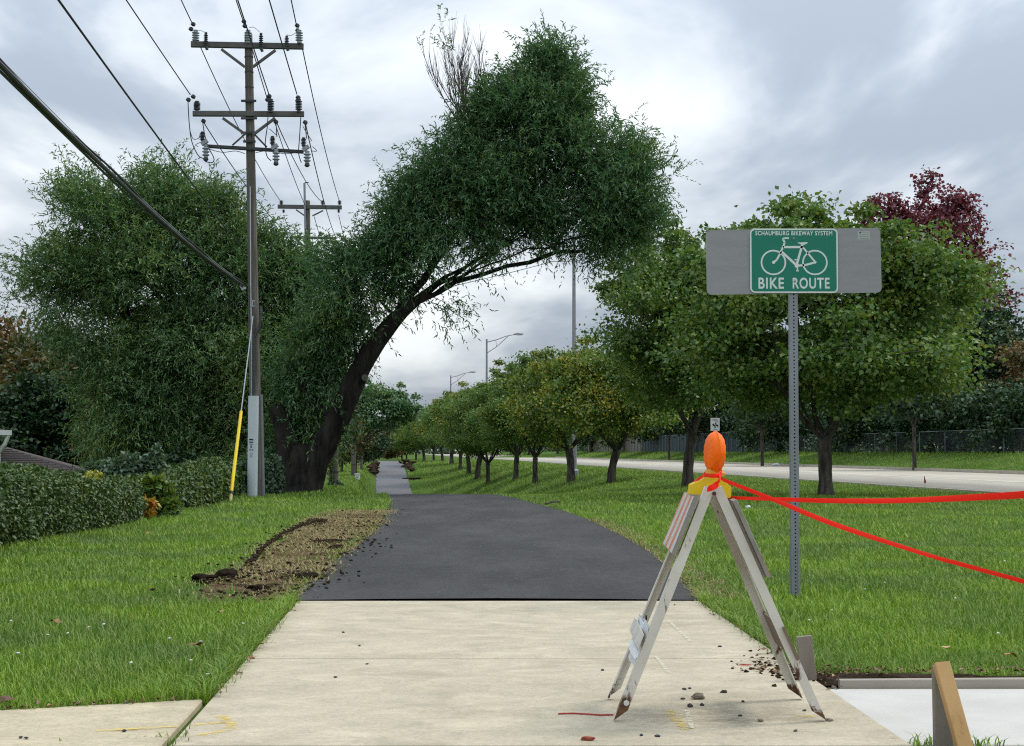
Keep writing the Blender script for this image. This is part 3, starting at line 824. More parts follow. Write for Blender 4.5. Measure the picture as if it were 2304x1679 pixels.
def bgtree(k, mat, px, D, h, w, label, group=None, rz=None, z=None, name='background_tree', cat='tree'):
    x = (px - CX) * D / FPX; zz_ = g1(x, D) if z is None else z
    key = (k, mat.name); sh = (8.5, 7.0, 10.0)[k]; sw_ = (7.5, 6.0, 7.0)[k]
    if key not in BG:
        BG[key] = tree_obj(name, (x, D, zz_), bd[k], (M_BARK, mat), label, cat, group); o = BG[key]
    else:
        o = copy_tree(BG[key]); o.name = name; o.location = (x, D, zz_); tag(o, label, cat, group)
        if not group and 'group' in o: del o['group']
    o.scale = (w / sw_, w / sw_, h / sh); o.rotation_euler.z = rng.random() * 6.28 if rz is None else rz
    return o
def hpx(ytop, D, z): return CAMH + (HOR - ytop) * D / FPX - z
# left, behind the willows
LG = 'trees behind the willows on the left'
for (k, mt, px, D, yt, w, lb_) in (
    (0, M_BGO, -40, 62, 735, 5.5, 'orange-brown autumn tree at the left edge above the house'),
    (2, M_BGM, 60, 56, 770, 6.5, 'broad brown-green tree above the house roof'),
    (1, M_BGM, 130, 58, 745, 5.0, 'olive tree turning brown between the house and the willow'),
    (1, M_BGD, 70, 52, 850, 5.0, 'dark green tree directly behind the house roof'),
    (2, M_BGD, 250, 56, 740, 6.0, 'dark tree seen below the left limb of the bushy willow'),
    (1, M_BGM, 300, 50, 790, 4.5, 'olive shrub tree with a few yellow leaves under the bushy willow'),
    (0, M_BGD, 420, 54, 760, 6.5, 'dark tree hidden behind the middle of the bushy willow'),
    (2, M_BGD, 560, 60, 700, 6.5, 'dark tree behind the near utility pole'),
    (0, M_BGD, 690, 66, 760, 5.0, 'dark tree between the second pole and the leaning trunk'),
    (1, M_BGM, 745, 84, 860, 4.0, 'thin yellowish tree seen just right of the leaning trunk')):
    x = (px - CX) * D / FPX; bgtree(k, mt, px, D, hpx(yt, D, g1(x, D)), w, lb_, LG)
# left, along the far part of the path
AG = 'trees along the left of the far path'
for (k, mt, px, D, yt, w, lb_) in (
    (1, M_BGM, 770, 112, 900, 4.5, 'yellow-green shrub tree behind the wooden poles'),
    (1, M_BGD, 815, 135, 930, 4.5, 'dark shrub tree at the foot of the third pole'),
    (1, M_BGM, 832, 170, 950, 5.0, 'olive shrub tree left of the path crest'),
    (0, M_BGD, 842, 215, 955, 6.0, 'grey-green tree left of the far path end'),
    (1, M_BGO, 872, 262, 985, 6.0, 'small brown tree in the gap at the far path end'),
    (0, M_BGD, 905, 268, 948, 9.0, 'dark tree closing the far path end'),
    (2, M_BGD, 800, 250, 925, 9.0, 'tall distant tree behind the third pole')):
    x = (px - CX) * D / FPX; bgtree(k, mt, px, D, hpx(yt, D, g1(x, D)), w, lb_, AG)
# tree with a clear stem whose crown hangs over the far path
ob = [(np.array([1.2, 0, 3.6]), np.array([2.2, 1.6, 1.5])), (np.array([2.6, 0, 3.4]), np.array([1.5, 1.2, 1.0])), (np.array([0, 0, 3.0]), np.array([1.3, 1.3, 1.2])), (np.array([1.4, 0, 4.8]), np.array([1.0, 1.0, .9])), (np.array([3.3, 0, 4.4]), np.array([.7, .7, .8]))]
od = broad_tree_data(35, 5.4, 1.9, .16, ob, 210, 70, .17, .13, .26, .011, 6, .6, 24, .34, (.2, 0))
xo = (797 - CX) * 97 / FPX
tree_obj('oak_tree', (xo, 97, g1(xo, 97)), od, (M_BARK, M_WIL), 'dark blue-green tree with a clear stem whose crown hangs over the far path', 'tree')
# undergrowth behind the fences
r = np.random.default_rng(93); ub = []
for i in range(46):
    D = 62 + 280 * (i / 46.0) ** 1.3; c_ = 38.5 + r.random() * 2
    x_ = c_ - SL * D; ub.append((np.array([x_, D, g1(x_, D) + 1.3]), np.array([4.0, 5.0 + D * .012, 2.0 + .7 * r.random()])))
o = link('undergrowth', np_mesh('undergrowth', *leaf_cloud(ub, 26000, r, .42, .32, .3), M_BGD)); o['kind'] = 'stuff'
# right, beyond the road
RG = 'trees behind the fences across the road'
for (k, mt, px, D, yt, w, lb_) in (
    (0, M_BGO, 2345, 92, 772, 7.0, 'orange-tan tree at the right edge across the road'),
    (2, M_BGD, 2215, 98, 640, 8.5, 'tall dark tree at the right, below the burgundy crown'),
    (1, M_BGD, 2275, 86, 905, 6.0, 'low dark thicket tree at the right edge behind the wire fence'),
    (1, M_BGD, 2130, 96, 850, 6.5, 'dark thicket tree right of the big street tree trunk'),
    (0, M_BGD, 1985, 106, 790, 8.0, 'dark tree just right of the big street tree trunk'),
    (1, M_BGD, 1905, 112, 850, 7.0, 'dark thicket tree behind the big street tree trunk'),
    (0, M_BGD, 1790, 124, 820, 8.5, 'dark tree straight behind the sign post'),
    (1, M_BGD, 1700, 136, 870, 7.5, 'dark thicket tree at the end of the blue fence'),
    (2, M_BGD, 1620, 150, 800, 9.0, 'dark tree behind the blue fence and the small white sign'),
    (0, M_BGM, 1560, 160, 850, 8.5, 'olive tree behind the left half of the blue fence'),
    (2, M_BGD, 1480, 182, 830, 10.0, 'dark tree where grey and blue fence meet'),
    (0, M_BGD, 1405, 205, 860, 10.0, 'dark tree behind the right end of the grey board fence'),
    (2, M_BGD, 1330, 235, 870, 11.0, 'dark tree behind the left end of the grey board fence'),
    (0, M_BGD, 1255, 262, 900, 12.0, 'dark distant tree left of the grey board fence'),
    (2, M_BGD, 1190, 300, 905, 13.0, 'dark distant tree behind the shaded bank'),
    (0, M_BGD, 1120, 340, 920, 14.0, 'farthest dark tree seen between the street tree trunks')):
    x = (px - CX) * D / FPX; bgtree(k, mt, px, D, hpx(yt, D, g1(x, D)), w, lb_, RG)
# burgundy maple showing over the street tree
x = (2085 - CX) * 104 / FPX; mz = g1(x, 104)
mr = np.random.default_rng(77)
h = hpx(392, 104, mz)
mb_ = [(np.array([0, 0, h * .72]), np.array([3.4, 3.4, h * .16]), .7), (np.array([-2.6, 0, h * .82]), np.array([1.5, 1.5, h * .10])), (np.array([.7, 0, h * .88]), np.array([1.3, 1.3, h * .11])), (np.array([2.4, 0, h * .76]), np.array([1.3, 1.3, h * .14])), (np.array([0, 0, h * .52]), np.array([4.5, 4.2, h * .2]))]
dm = broad_tree_data(78, h, 4.0, .3, mb_, 420, 40, .28, .22, .42, .018, 6, .55, 44, .34)
mo = tree_obj('maple_tree', (x, 104, mz), dm, (M_BARK, M_MAPLE), 'burgundy-leaved tree rising above the right street tree', 'tree')
# slim verge trees across the road
VG = 'slim trees on the far verge'
sl = broad_tree_data(81, 6.0, 2.2, .11, rowblobs(6.0, 4.4, rr), 190, 40, .2, .15, .3, .011, 5, .5, 10, .3)
s1 = None
for (px, D, lb_) in ((1714, 100, 'slim tree on the far verge, left of the sign post'), (2056, 77, 'dark-trunked slim tree on the far verge, right of the big street tree'), (1505, 150, 'slim tree on the far verge in front of the blue fence')):
    x = (px - CX) * D / FPX
    if s1 is None: s1 = tree_obj('verge_tree', (x, D, g1(x, D)), sl, (M_BARK, M_BGD), lb_, 'tree', VG)
    else:
        c = copy_tree(s1); c.location = (x, D, g1(x, D)); c.rotation_euler.z = D; tag(c, lb_, 'tree', VG)
# far woods
r = np.random.default_rng(90); fb = []
for i in range(60):
    x = -330 + 12 * i + r.random() * 6; y_ = 430 + r.random() * 60; hh = 7 + 5 * r.random()
    fb.append((np.array([x, y_, hh * .45]), np.array([11, 9, hh * .55])))
o = link('far_woods', np_mesh('far_woods', *leaf_cloud(fb, 26000, r, 1.5, 1.1), M_BGD)); o['kind'] = 'stuff'

# ---- hedges and shrubs on the left
M_HEDGE = leafmat('hedge_leaves', [(0.030, 0.065, 0.015), (0.051, 0.104, 0.023), (0.078, 0.140, 0.033), (0.112, 0.172, 0.048), (0.042, 0.086, 0.021)], (0.150, 0.198, 0.030), 1.3, .60, .74, .16)
M_HCORE = plain('hedge_twigs', (.018, .014, .010), (.030, .024, .016), 12, 1.0)
M_VINE = leafmat('vine_leaves', [(0.068, 0.140, 0.024), (0.098, 0.182, 0.031), (0.135, 0.210, 0.036), (0.180, 0.224, 0.036)], (0.375, 0.308, 0.024), 1.6, .62, .72, .25)
M_ORLEAF = leafmat('orange_vine_leaves', [(.42, .20, .018), (.45, .13, .015), (.40, .28, .03), (.30, .24, .03)], None, trans=.25)
M_PALE = leafmat('pale_shrub_leaves', [(0.070, 0.119, 0.067), (0.101, 0.161, 0.098), (0.133, 0.196, 0.133), (0.077, 0.140, 0.070)], None, trans=.2)
def hedge(name, line, hts, wd, n, L, seed, label):
    r = np.random.default_rng(seed)
    line = np.array(line, float); seg = np.linalg.norm(np.diff(line, axis=0), axis=1); cum = np.concatenate([[0], np.cumsum(seg)])
    def at(s): return np.stack([np.interp(s, cum, line[:, 0]), np.interp(s, cum, line[:, 1])], -1), np.interp(s, cum, hts)
    tot = cum[-1]
    base = Vector((line[0, 0], line[0, 1], g1(*line[0])))
    root = empty(name, base, label, 'hedge')
    prof = np.array([(-.42, .0), (-.46, .35), (-.42, .8), (-.28, .97), (0, 1.0), (.28, .97), (.42, .8), (.46, .35), (.42, .0)])
    ss = np.linspace(0, tot, int(tot / .35)); c, hh = at(ss)
    dirv = unit(np.gradient(c, axis=0)); nrm = np.stack([-dirv[:, 1], dirv[:, 0]], -1)
    V = np.zeros((len(ss), len(prof), 3))
    for j, (a, b) in enumerate(prof):
        k = .90 + .08 * r.normal(size=len(ss)) * (b > .1)
        V[:, j, :2] = c + nrm * (a * wd * k)[:, None]
        V[:, j, 2] = G(V[:, j, 0], V[:, j, 1]) - .05 + b * hh * (k if b > .1 else 1)
    idx = np.arange(len(ss) * len(prof)).reshape(len(ss), -1)
    F = np.stack([idx[:-1, :-1], idx[:-1, 1:], idx[1:, 1:], idx[1:, :-1]], -1).reshape(-1, 4)
    link('twigs', np_mesh('twigs', V.reshape(-1, 3), F, M_HCORE), root)
    s = r.random(n) * tot; u = r.random(n) * (len(prof) - 1); c, hh = at(s)
    i0 = u.astype(int); fr = (u - i0)[:, None]; q = prof[i0] * (1 - fr) + prof[i0 + 1] * fr
    tq = prof[i0 + 1] - prof[i0]; on = np.stack([-tq[:, 1], tq[:, 0]], -1); on = unit(on)
    gi = np.clip((s / tot * (len(ss) - 1)).astype(int), 0, len(ss) - 1); nr = nrm[gi]
    bump_ = .05 * wob(np.stack([s, q[:, 0] * 3, q[:, 1] * 3], -1), 3.0, 1.0) + r.random(n) * .09 - .03
    p = np.zeros((n, 3)); p[:, :2] = c + nr * (q[:, 0] * wd + on[:, 0] * bump_)[:, None]
    p[:, 2] = G(p[:, 0], p[:, 1]) + q[:, 1] * hh + on[:, 1] * bump_ + .01
    on3 = np.concatenate([nr * on[:, :1], on[:, 1:]], 1)
    ld = on3 * .35 + r.normal(size=(n, 3)) * .6 + np.array([0, 0, -.2]); nn = on3 * .7 + r.normal(size=(n, 3)) * .45 + np.array([0, 0, .5])
    k = .7 + .6 * r.random(n)
    link('leaves', np_mesh('leaves', *leaf_geo(p, ld, nn, L * k, L * .62 * k), M_HEDGE), root)
    return root
hedge('clipped_hedge', [(-5.55, 8.5), (-5.55, 13), (-5.9, 18), (-6.0, 22.7)], [.82, .78, .70, .52], 1.2, 62000, .052, 41, 'long clipped hedge at the left edge of the lawn')
hedge('clipped_hedge', [(-6.3, 25.5), (-6.2, 29.0), (-6.4, 33.5)], [.45, .62, .72], 1.1, 14000, .085, 42, 'low hedge beyond the orange-leaved vine, left of the yellow guy guard')
def shrub(name, blobs, base, L, n, mat, seed, label, extra=None, cat='shrub', stems=10):
    r = np.random.default_rng(seed)
    root = empty(name, base, label, cat)
    b = Vector(base); mb = MB()
    for i in range(stems):
        bl = blobs[i % len(blobs)]; e = Vector(bl[0]) + Vector(r.normal(size=3)) * .4 * float(bl[1][0])
        mb.tube([b + Vector((r.normal() * .08, r.normal() * .08, -.05)), (b + e) / 2 + Vector((r.normal() * .05, 0, .08)), e], [.012, .009, .005], 5)
    mb.obj('stems', M_HCORE, root)
    link('leaves', np_mesh('leaves', *leaf_cloud(blobs, n, r, L, L * .75, .25), mat), root)
    for nm, bl, m_, k in extra or []:
        Lk = L if nm != 'yellow_leaves' else .055
        link(nm, np_mesh(nm, *leaf_cloud(bl, k, r, Lk, Lk * .8, .3), m_), root)
    return root
def BL(px, py, rx, ry, Y): 
    s = PPM(Y); return (np.array(P(px, py, Y)), np.array([rx / s, rx / s * .7, ry / s]))
q = GP(360, 1165); 
shrub('vine_shrub', [BL(345, 1092, 24, 16, 23.5), BL(362, 1120, 26, 28, 23.6), BL(378, 1143, 24, 18, 23.5), BL(335, 1110, 14, 20, 23.5)], (P(362, 1160, 23.5).x, 23.5, g1(-5.4, 23.5)), .11, 1500, M_VINE, 61,
      'bright green vine with orange and yellow leaves at the hedge end', [('orange_leaves', [BL(328, 1152, 12, 13, 22.95), BL(336, 1132, 12, 8, 23.0)], M_ORLEAF, 110), ('yellow_leaves', [BL(212, 1068, 20, 5, 19.4)], leafmat('yellow_vine_leaves', [(.32, .33, .03), (.40, .38, .05)], None), 46)])
bx = P(290, 1090, 27); 
shrub('pale_shrub', [BL(250, 1062, 36, 24, 27), BL(300, 1052, 36, 26, 27), BL(345, 1062, 26, 34, 27), BL(352, 1020, 9, 16, 27), BL(215, 1058, 20, 14, 27)], (bx.x, 27, g1(bx.x, 27)), .10, 2600, M_PALE, 62, 'pale grey-green shrub standing behind the clipped hedge', stems=16)
shrub('dark_shrub', [BL(440, 1075, 50, 45, 36), BL(520, 1085, 40, 40, 36), BL(400, 1060, 30, 50, 36)], (P(455, 1110, 36).x, 36, g1(P(455, 1110, 36).x, 36)), .12, 4200, M_BGD, 63, 'dark shrub under the bushy willow, behind the low hedge')
shrub('leafy_shrub', [BL(610, 1075, 28, 45, 36.5), BL(595, 1100, 20, 25, 36.5)], (P(608, 1120, 36.5).x, 36.5, g1(P(608, 1120, 36.5).x, 36.5)), .10, 2200, M_PALE, 64, 'leafy shrub between the near pole and the willow trunk')
shrub('weed_clump', [BL(750, 1085, 10, 14, 57), BL(762, 1095, 10, 9, 57)], (P(755, 1100, 57).x, 57, g1(P(755, 1100, 57).x, 57)), .10, 420, M_PALE, 65, 'weeds at the foot of the weathered wooden stub pole', cat='plant', stems=5)
# ------------------------------------------------------------------ utility poles
M_POLE = NT('weathered_pole_wood'); v = M_POLE.coord((1, 1, .03))
f = M_POLE.noise(v, 28, 6, .7, .2)
col = M_POLE.ramp(f, [(.3, (.060, .052, .045)), (.5, (.125, .112, .098)), (.7, (.20, .185, .165))])
col = M_POLE.mix(M_POLE.ramp(M_POLE.noise(M_POLE.coord((1, 1, .25)), 2.5, 4), [(.45, 0.0), (.7, .7)]), col, (.055, .050, .045))
M_POLE.pbr(col, .9, 0, M_POLE.bump(f, .7, .01), .15); M_POLE = M_POLE.m
M_ARM = plain('weathered_crossarm_wood', (.085, .082, .080), (.14, .135, .128), 5, .9, 0, .5, 30, .004, .15, (1, .2, 1))
M_STEEL = plain('galvanised_steel', (.30, .31, .33), (.22, .23, .25), 12, .5, .6)
M_DARK = plain('dark_line_hardware', (.030, .032, .036), (.05, .052, .056), 12, .6)
M_PORC = plain('grey_porcelain', (.30, .34, .37), (.24, .27, .30), 4, .3, 0, 0, spec=.5)
M_DPORC = plain('dark_polymer_insulator', (.045, .055, .065), (.07, .08, .09), 4, .4)
M_WIRE = plain('weathered_conductor', (.022, .024, .028), (.032, .034, .038), 2, .6)
M_CABLE = plain('black_cable_sheath', (.028, .030, .032), (.05, .053, .056), 8, .45)
M_UG = plain('pale_grey_plastic_cover', (.50, .54, .56), (.44, .48, .50), 2, .55, dirt=(.30, .32, .31), dscale=3, dlo=.6, dhi=.8)
M_YEL = plain('yellow_plastic', (.80, .60, .012), (.72, .50, .012), 5, .45, dirt=(.45, .34, .05), dscale=6, dlo=.62, dhi=.78)
M_GUY = plain('galvanised_strand', (.42, .46, .47), (.34, .38, .39), 20, .5, .3)

def insulator(root, base, h, r, mat, n=5, name='insulator', tilt=(0, 0, 1)):
    prof = [(r * .55, 0), (r * .55, h * .12)]
    for i in range(n):
        z0 = h * (.14 + .72 * i / n); dz = h * .72 / n
        prof += [(r * .5, z0), (r, z0 + dz * .35), (r * .95, z0 + dz * .55), (r * .5, z0 + dz * .8)]
    prof += [(r * .62, h * .88), (r * .62, h * .96), (r * .3, h)]
    return MB().lathe(base, prof, 12, tilt).obj(name, mat, root, True)
def catenary(a, b, sag, n=24):
    a, b = Vector(a), Vector(b)
    return [a.lerp(b, i / n) - Vector((0, 0, 4 * sag * (i / n) * (1 - i / n))) for i in range(n + 1)]

YP = 33.3
pb = P(578, 1128, YP); pbase = Vector((pb.x, YP, g1(pb.x, YP)))
pole = empty('utility_pole', pbase, 'near wooden utility pole with three crossarms and a pale cable cover', 'utility pole')
pt = P(559, 78, YP)
axis = lambda t: pbase.lerp(pt, t)
def onpole(py): 
    t = (1128 - py) / (1128 - 78.0); return axis(t)
mb = MB(); n_ = 14
mb.tube([axis(i / n_) - (Vector((0, 0, .3)) if i == 0 else Vector()) for i in range(n_ + 1)], [.132 - .045 * i / n_ for i in range(n_ + 1)], 16)
mb.obj('pole', M_POLE, pole, True)
for py in (130, 165, 200, 235, 270):
    c = onpole(py); MB().lathe(c - Vector((0, 0, .012)), [(.099, 0), (.099, .024)], 16).obj('pole_band', M_DARK, pole)
def arm(name, x0, y0, x1, y1, w, h, Yf, mat=None):
    a, b = P(x0, y0, Yf), P(x1, y1, Yf + .12)
    MB().beam(a, b, w, h, (0, 0, 1), .01).obj(name, mat or M_ARM, pole); return a, b
arm('crossarm', 430, 100, 683, 105, .10, .125, YP - .15)
arm('crossarm', 434, 256, 684, 257, .10, .115, YP - .16)
arm('crossarm', 463, 329, 683, 342, .075, .075, YP - .16, M_DARK)
def pin(px, py0, py1, r, mat, n=5, Yf=YP - .13):
    b = P(px, py0, Yf); t = P(px, py1, Yf); return insulator(pole, b, (t - b).length, r, mat, n)
for px in (440, 558, 673): pin(px, 97, 67, .085, M_PORC, 4)
for px, a, b in ((443, 251, 227), (609, 253, 222), (672, 252, 222)): pin(px, a, b, .078, M_DPORC, 6)
# clamps where the conductors dead-end
for px, py in ((433, 54), (428, 65), (547, 48), (549, 58), (667, 57), (668, 68), (433, 217), (422, 224), (604, 216), (600, 224), (669, 219), (668, 226), (456, 272), (619, 274), (685, 275)):
    c = P(px, py, YP - .1); MB().lathe(c - Vector((0, 0, .045)), [(.02, 0), (.055, .02), (.05, .07), (.02, .09)], 8, (.4, .2, 1)).obj('clamp', M_DARK, pole)
# surge arresters on the top arm
for px, y0, y1 in ((463, 108, 72), (587, 112, 74), (645, 110, 80)):
    b = P(px, y0, YP - .24); t = P(px + 1, y1, YP - .24)
    insulator(pole, b, (t - b).length, .05, M_DARK if px < 640 else M_DPORC, 6, 'arrester')
    MB().beam(P(px + 3, y0 + 4, YP - .24), P(px - 2, y0 - 14, YP - .22), .05, .05).obj('bracket', M_DARK, pole)
# fused cutouts / vertical arresters on the lower arm
for px, dy in ((459, -8), (617, 2), (687, 5)):
    c = lambda x, y: P(px + x, 330 + dy + y, YP - .26)
    insulator(pole, c(-4, -4), (c(-4, -26) - c(-4, -4)).length, .062, M_DPORC, 5, 'arrester')
    MB().beam(c(-6, 3), c(8, -6), .07, .08).obj('bracket', M_STEEL, pole)
    insulator(pole, c(4, 34), (c(4, 4) - c(4, 34)).length, .082, M_PORC, 3, 'cutout')
    MB().lathe(c(4, 41), [(.03, 0), (.06, .03), (.045, .09)], 8).obj('cutout_foot', M_DARK, pole)
# braces
for a, b in (((498, 111), (551, 151)), ((620, 113), (569, 151)), ((501, 266), (553, 303)), ((619, 266), (570, 303))):
    MB().beam(P(*a, YP - .2), P(*b, YP - .14), .045, .055).obj('brace', M_ARM, pole)
for a, b in (((523, 327), (549, 304)), ((600, 331), (574, 304))):
    MB().beam(P(*a, YP - .2), P(*b, YP - .14), .035, .035).obj('brace', M_DARK, pole)
for py, w in ((234, 34), (274, 36), (307, 26), (327, 28)):
    c = onpole(py); MB().beam(c + Vector((-w / 208, -.13, 0)), c + Vector((w / 208, -.13, 0)), .05, .045).obj('through_bolt', M_DARK, pole)
# jumpers
def jumper(pts, r=.011, mat=None):
    q = [P(x, y, YP - .28) for x, y in pts]; n = len(q); out = []
    for i in range(n - 1):
        p0, p1, p2, p3 = q[max(i - 1, 0)], q[i], q[i + 1], q[min(i + 2, n - 1)]
        for t in (0, .25, .5, .75): out.append(.5 * ((2 * p1) + (p2 - p0) * t + (2 * p0 - 5 * p1 + 4 * p2 - p3) * t * t + (3 * p1 - p0 - 3 * p2 + p3) * t ** 3))
    out.append(q[-1]); MB().tube(out, r, 5).obj('jumper_wire', mat or M_WIRE, pole)
jumper([(423, 228), (426, 280), (432, 320), (446, 350), (458, 357)])
jumper([(456, 274), (460, 300), (468, 330), (481, 355), (478, 366), (462, 364)])
jumper([(427, 292), (434, 312), (446, 312), (450, 304)], .008)
jumper([(604, 228), (602, 280), (597, 320), (600, 350), (610, 362)])
jumper([(621, 276), (623, 308)]); jumper([(606, 290), (622, 304)], .008)
jumper([(677, 262), (674, 310), (672, 345), (678, 366)])
jumper([(686, 278), (690, 312)]); jumper([(682, 285), (688, 296), (702, 318)], .008)
jumper([(445, 68), (455, 70), (462, 74)], .008, M_GUY); jumper([(560, 62), (572, 62), (584, 72)], .008, M_GUY); jumper([(645, 78), (655, 80), (668, 72)], .008, M_GUY)
jumper([(468, 335), (500, 343), (530, 340), (551, 346)], .008); jumper([(575, 344), (600, 340), (640, 346), (665, 344)], .008)
jumper([(700, 340), (713, 340), (703, 330)], .008); jumper([(446, 330), (440, 326), (452, 320)], .008)
# conduit, cable cover, ground wire
MB().tube([P(563, 420, YP - .13), P(564, 640, YP - .14), P(566, 760, YP - .15), P(566, 893, YP - .15)], .014, 6).obj('ground_wire', M_GUY, pole)
MB().tube([P(586, 690, YP - .15), P(588, 705, YP - .18), P(583, 740, YP - .17), P(572, 760, YP - .17), P(571, 820, YP - .17), P(570, 893, YP - .17)], .028, 8).obj('riser_cable', M_CABLE, pole)
def uguard(cx0, y0, cx1, y1, w, dep, mat, name, Yf):
    a, b = P(cx0, y0, Yf), P(cx1, y1, Yf); b.z = g1(b.x, b.y) - .05
    k = 10; mbx = MB(); pr = [(-w / 2, dep)] + [(-w / 2 * math.cos(math.pi * i / k), -dep * .7 * math.sin(math.pi * i / k)) for i in range(k + 1)] + [(w / 2, dep)]
    n = len(pr); vs = [p + Vector((x, y, 0)) for p in (a, b) for x, y in pr]
    mbx.add(vs, [(i, i + 1, n + i + 1, n + i) for i in range(n - 1)] + [tuple(range(n)), tuple(range(n, 2 * n))[::-1]])
    return mbx.obj(name, mat, pole, False)
ug = uguard(570, 891, 567, 1128, .215, .09, M_UG, 'cable_cover', YP - .17)
mk = plain('black_print', (.012, .012, .014), None, 5, .6)
mg = plain('grey_print', (.16, .18, .19), None, 5, .6)
for (x, y, w, h_, m_) in ((565, 989, .085, .028, mk), (565, 995, .085, .022, mk), (565, 1000, .075, .010, mg), (565, 1005, .035, .05, mg), (562, 1012, .03, .03, mg), (568, 1012, .03, .03, mg), (565, 1023, .06, .09, plain('pale_grey_print', (.36, .39, .40), None, 5, .6))):
    MB().box(P(x, y, YP - .17 - .0685), (w, .004, h_)).obj('printed_mark', m_, ug)
uguard(587, 888, 592, 1128, .07, .05, plain('grey_metal_moulding', (.17, .18, .19), (.13, .14, .15), 5, .6), 'side_moulding', YP - .02)
# yard arm hook and telephone bracket
MB().tube([P(548, 648, YP - .16), P(541, 643, YP - .2), P(546, 652, YP - .22), P(552, 648, YP - .16)], .03, 6).obj('cable_clamp', M_GUY, pole)
MB().box(P(570, 683, YP - .145), (.055, .015, .14)).obj('pole_tag', M_GUY, pole)
MB().box(P(571, 683, YP - .155), (.025, .012, .09)).obj('pole_tag', M_DARK, pole)

# guy wire with its yellow guard
ga = P(518, 1138, 30.5); ga.z = g1(ga.x, 30.5)
gt = P(569, 712, YP - .12)
guy = empty('guy_wire', ga, 'guy wire of the near pole in a bright yellow plastic guard', 'guy wire')
MB().tube([gt, gt.lerp(ga, .999)], .012, 6).obj('strand', M_GUY, guy)
g_dir = (gt - ga).normalized()
ln = (gt - ga).length
MB().tube([ga + g_dir * ln * t for t in (.03, .2, .46)], [.036, .034, .032], 10).obj('guard', M_YEL, guy, True)
MB().tube([ga + g_dir * ln * .0 - Vector((0, 0, .05)), ga + g_dir * ln * .035], .034, 8).obj('anchor_rod', plain('pale_yellow_plastic', (.62, .55, .22), None, 5, .5), guy)
MB().lathe(ga + g_dir * ln * .03, [(.045, 0), (.05, .03), (.045, .06)], 8, g_dir).obj('collar', M_DARK, guy)

# second pole and the poles beyond
Y2 = 58.6
p2b = P(697, 1105, Y2); p2b.z = g1(p2b.x, Y2)
pole2 = empty('utility_pole', p2b, 'second wooden utility pole, rising between the two willows', 'utility pole')
p2t = P(691, 452, Y2)
MB().tube([p2b.lerp(p2t, i / 8) for i in range(9)], [.16 - .05 * i / 8 for i in range(9)], 12).obj('pole', M_POLE, pole2, True)
def arm2(x0, x1, y, w, h, m_): MB().beam(P(x0, y, Y2 - .16), P(x1, y + 2, Y2 - .1), w, h, (0, 0, 1), .01).obj('crossarm', m_, pole2)
arm2(625, 769, 465, .11, .15, M_ARM); arm2(652, 757, 534, .09, .09, M_ARM)
MB().beam(P(687, 515, Y2 - .2), P(685, 412, Y2 - .2), .05, .08).obj('top_mast', M_STEEL, pole2)
MB().box(P(690, 411, Y2 - .2), (.16, .04, .03)).obj('mast_cap', M_DARK, pole2)
for a, b in (((666, 472), (686, 486)), ((727, 474), (703, 486)), ((727, 541), (705, 557)), ((668, 541), (688, 556))): MB().beam(P(*a, Y2 - .2), P(*b, Y2 - .17), .04, .05).obj('brace', M_ARM, pole2)
for px in (633, 726, 764): insulator(pole2, P(px, 461, Y2 - .13), .17, .08, M_DPORC, 3)
for px in (638, 762): insulator(pole2, P(px, 479, Y2 - .13), .13, .06, M_DPORC, 3)
insulator(pole2, P(721, 531, Y2 - .13), .17, .08, M_DPORC, 3)
MB().box(P(707, 923, Y2 - .25), (.20, .06, .22)).obj('number_plate', plain('white_enamel_plate', (.72, .76, .80), None, 5, .4), pole2)
PG = 'poles along the left of the path'
def simple_pole(px, D, ytop, rad, label, lean=0, topcap=False):
    x = (px - CX) * D / FPX; b = Vector((x, D, g1(x, D))); t = P(px + lean, ytop, D)
    r_ = empty('wooden_pole', b, label, 'pole')
    MB().tube([b - Vector((0, 0, .3)), b.lerp(t, .5), t], [rad, rad * .93, rad * .85], 12).obj('pole', M_POLE, r_, True)
    a_ = b.lerp(t, .12)
    MB().lathe(a_, [(rad * 1.05, 0), (rad * 1.05, .05)], 12).obj('pole_band', M_DARK, r_); return r_
simple_pole(755, 57, 846, .135, 'weathered wooden stub pole just right of the leaning trunk', -3)
simple_pole(684, 57.6, 905, .13, 'pale stub pole strapped beside the second utility pole', 0)
simple_pole(796, 94, 880, .14, 'third grey pole, with a white box at its foot')
simple_pole(814, 128, 890, .13, 'fourth thin pole further along the path')
simple_pole(834, 168, 905, .13, 'farthest thin pole left of the path crest')
# white pedestal
q = Vector(((805 - CX) * 90 / FPX, 90, 0)); q.z = g1(q.x, 90)
ped = empty('cable_pedestal', q, 'small white utility box on the grass at the foot of the third pole', 'utility box')
M_WPL = plain('white_box_plastic', (.70, .72, .70), (.62, .64, .62), 4, .6)
MB().box(q + Vector((0, 0, .14)), (.26, .26, .28)).obj('body', M_WPL, ped)
MB().box(q + Vector((0, 0, .31)), (.31, .31, .07)).obj('lid', M_WPL, ped)
MB().box(q + Vector((0, -.135, .14)), (.13, .01, .03)).obj('slot', M_DARK, ped)

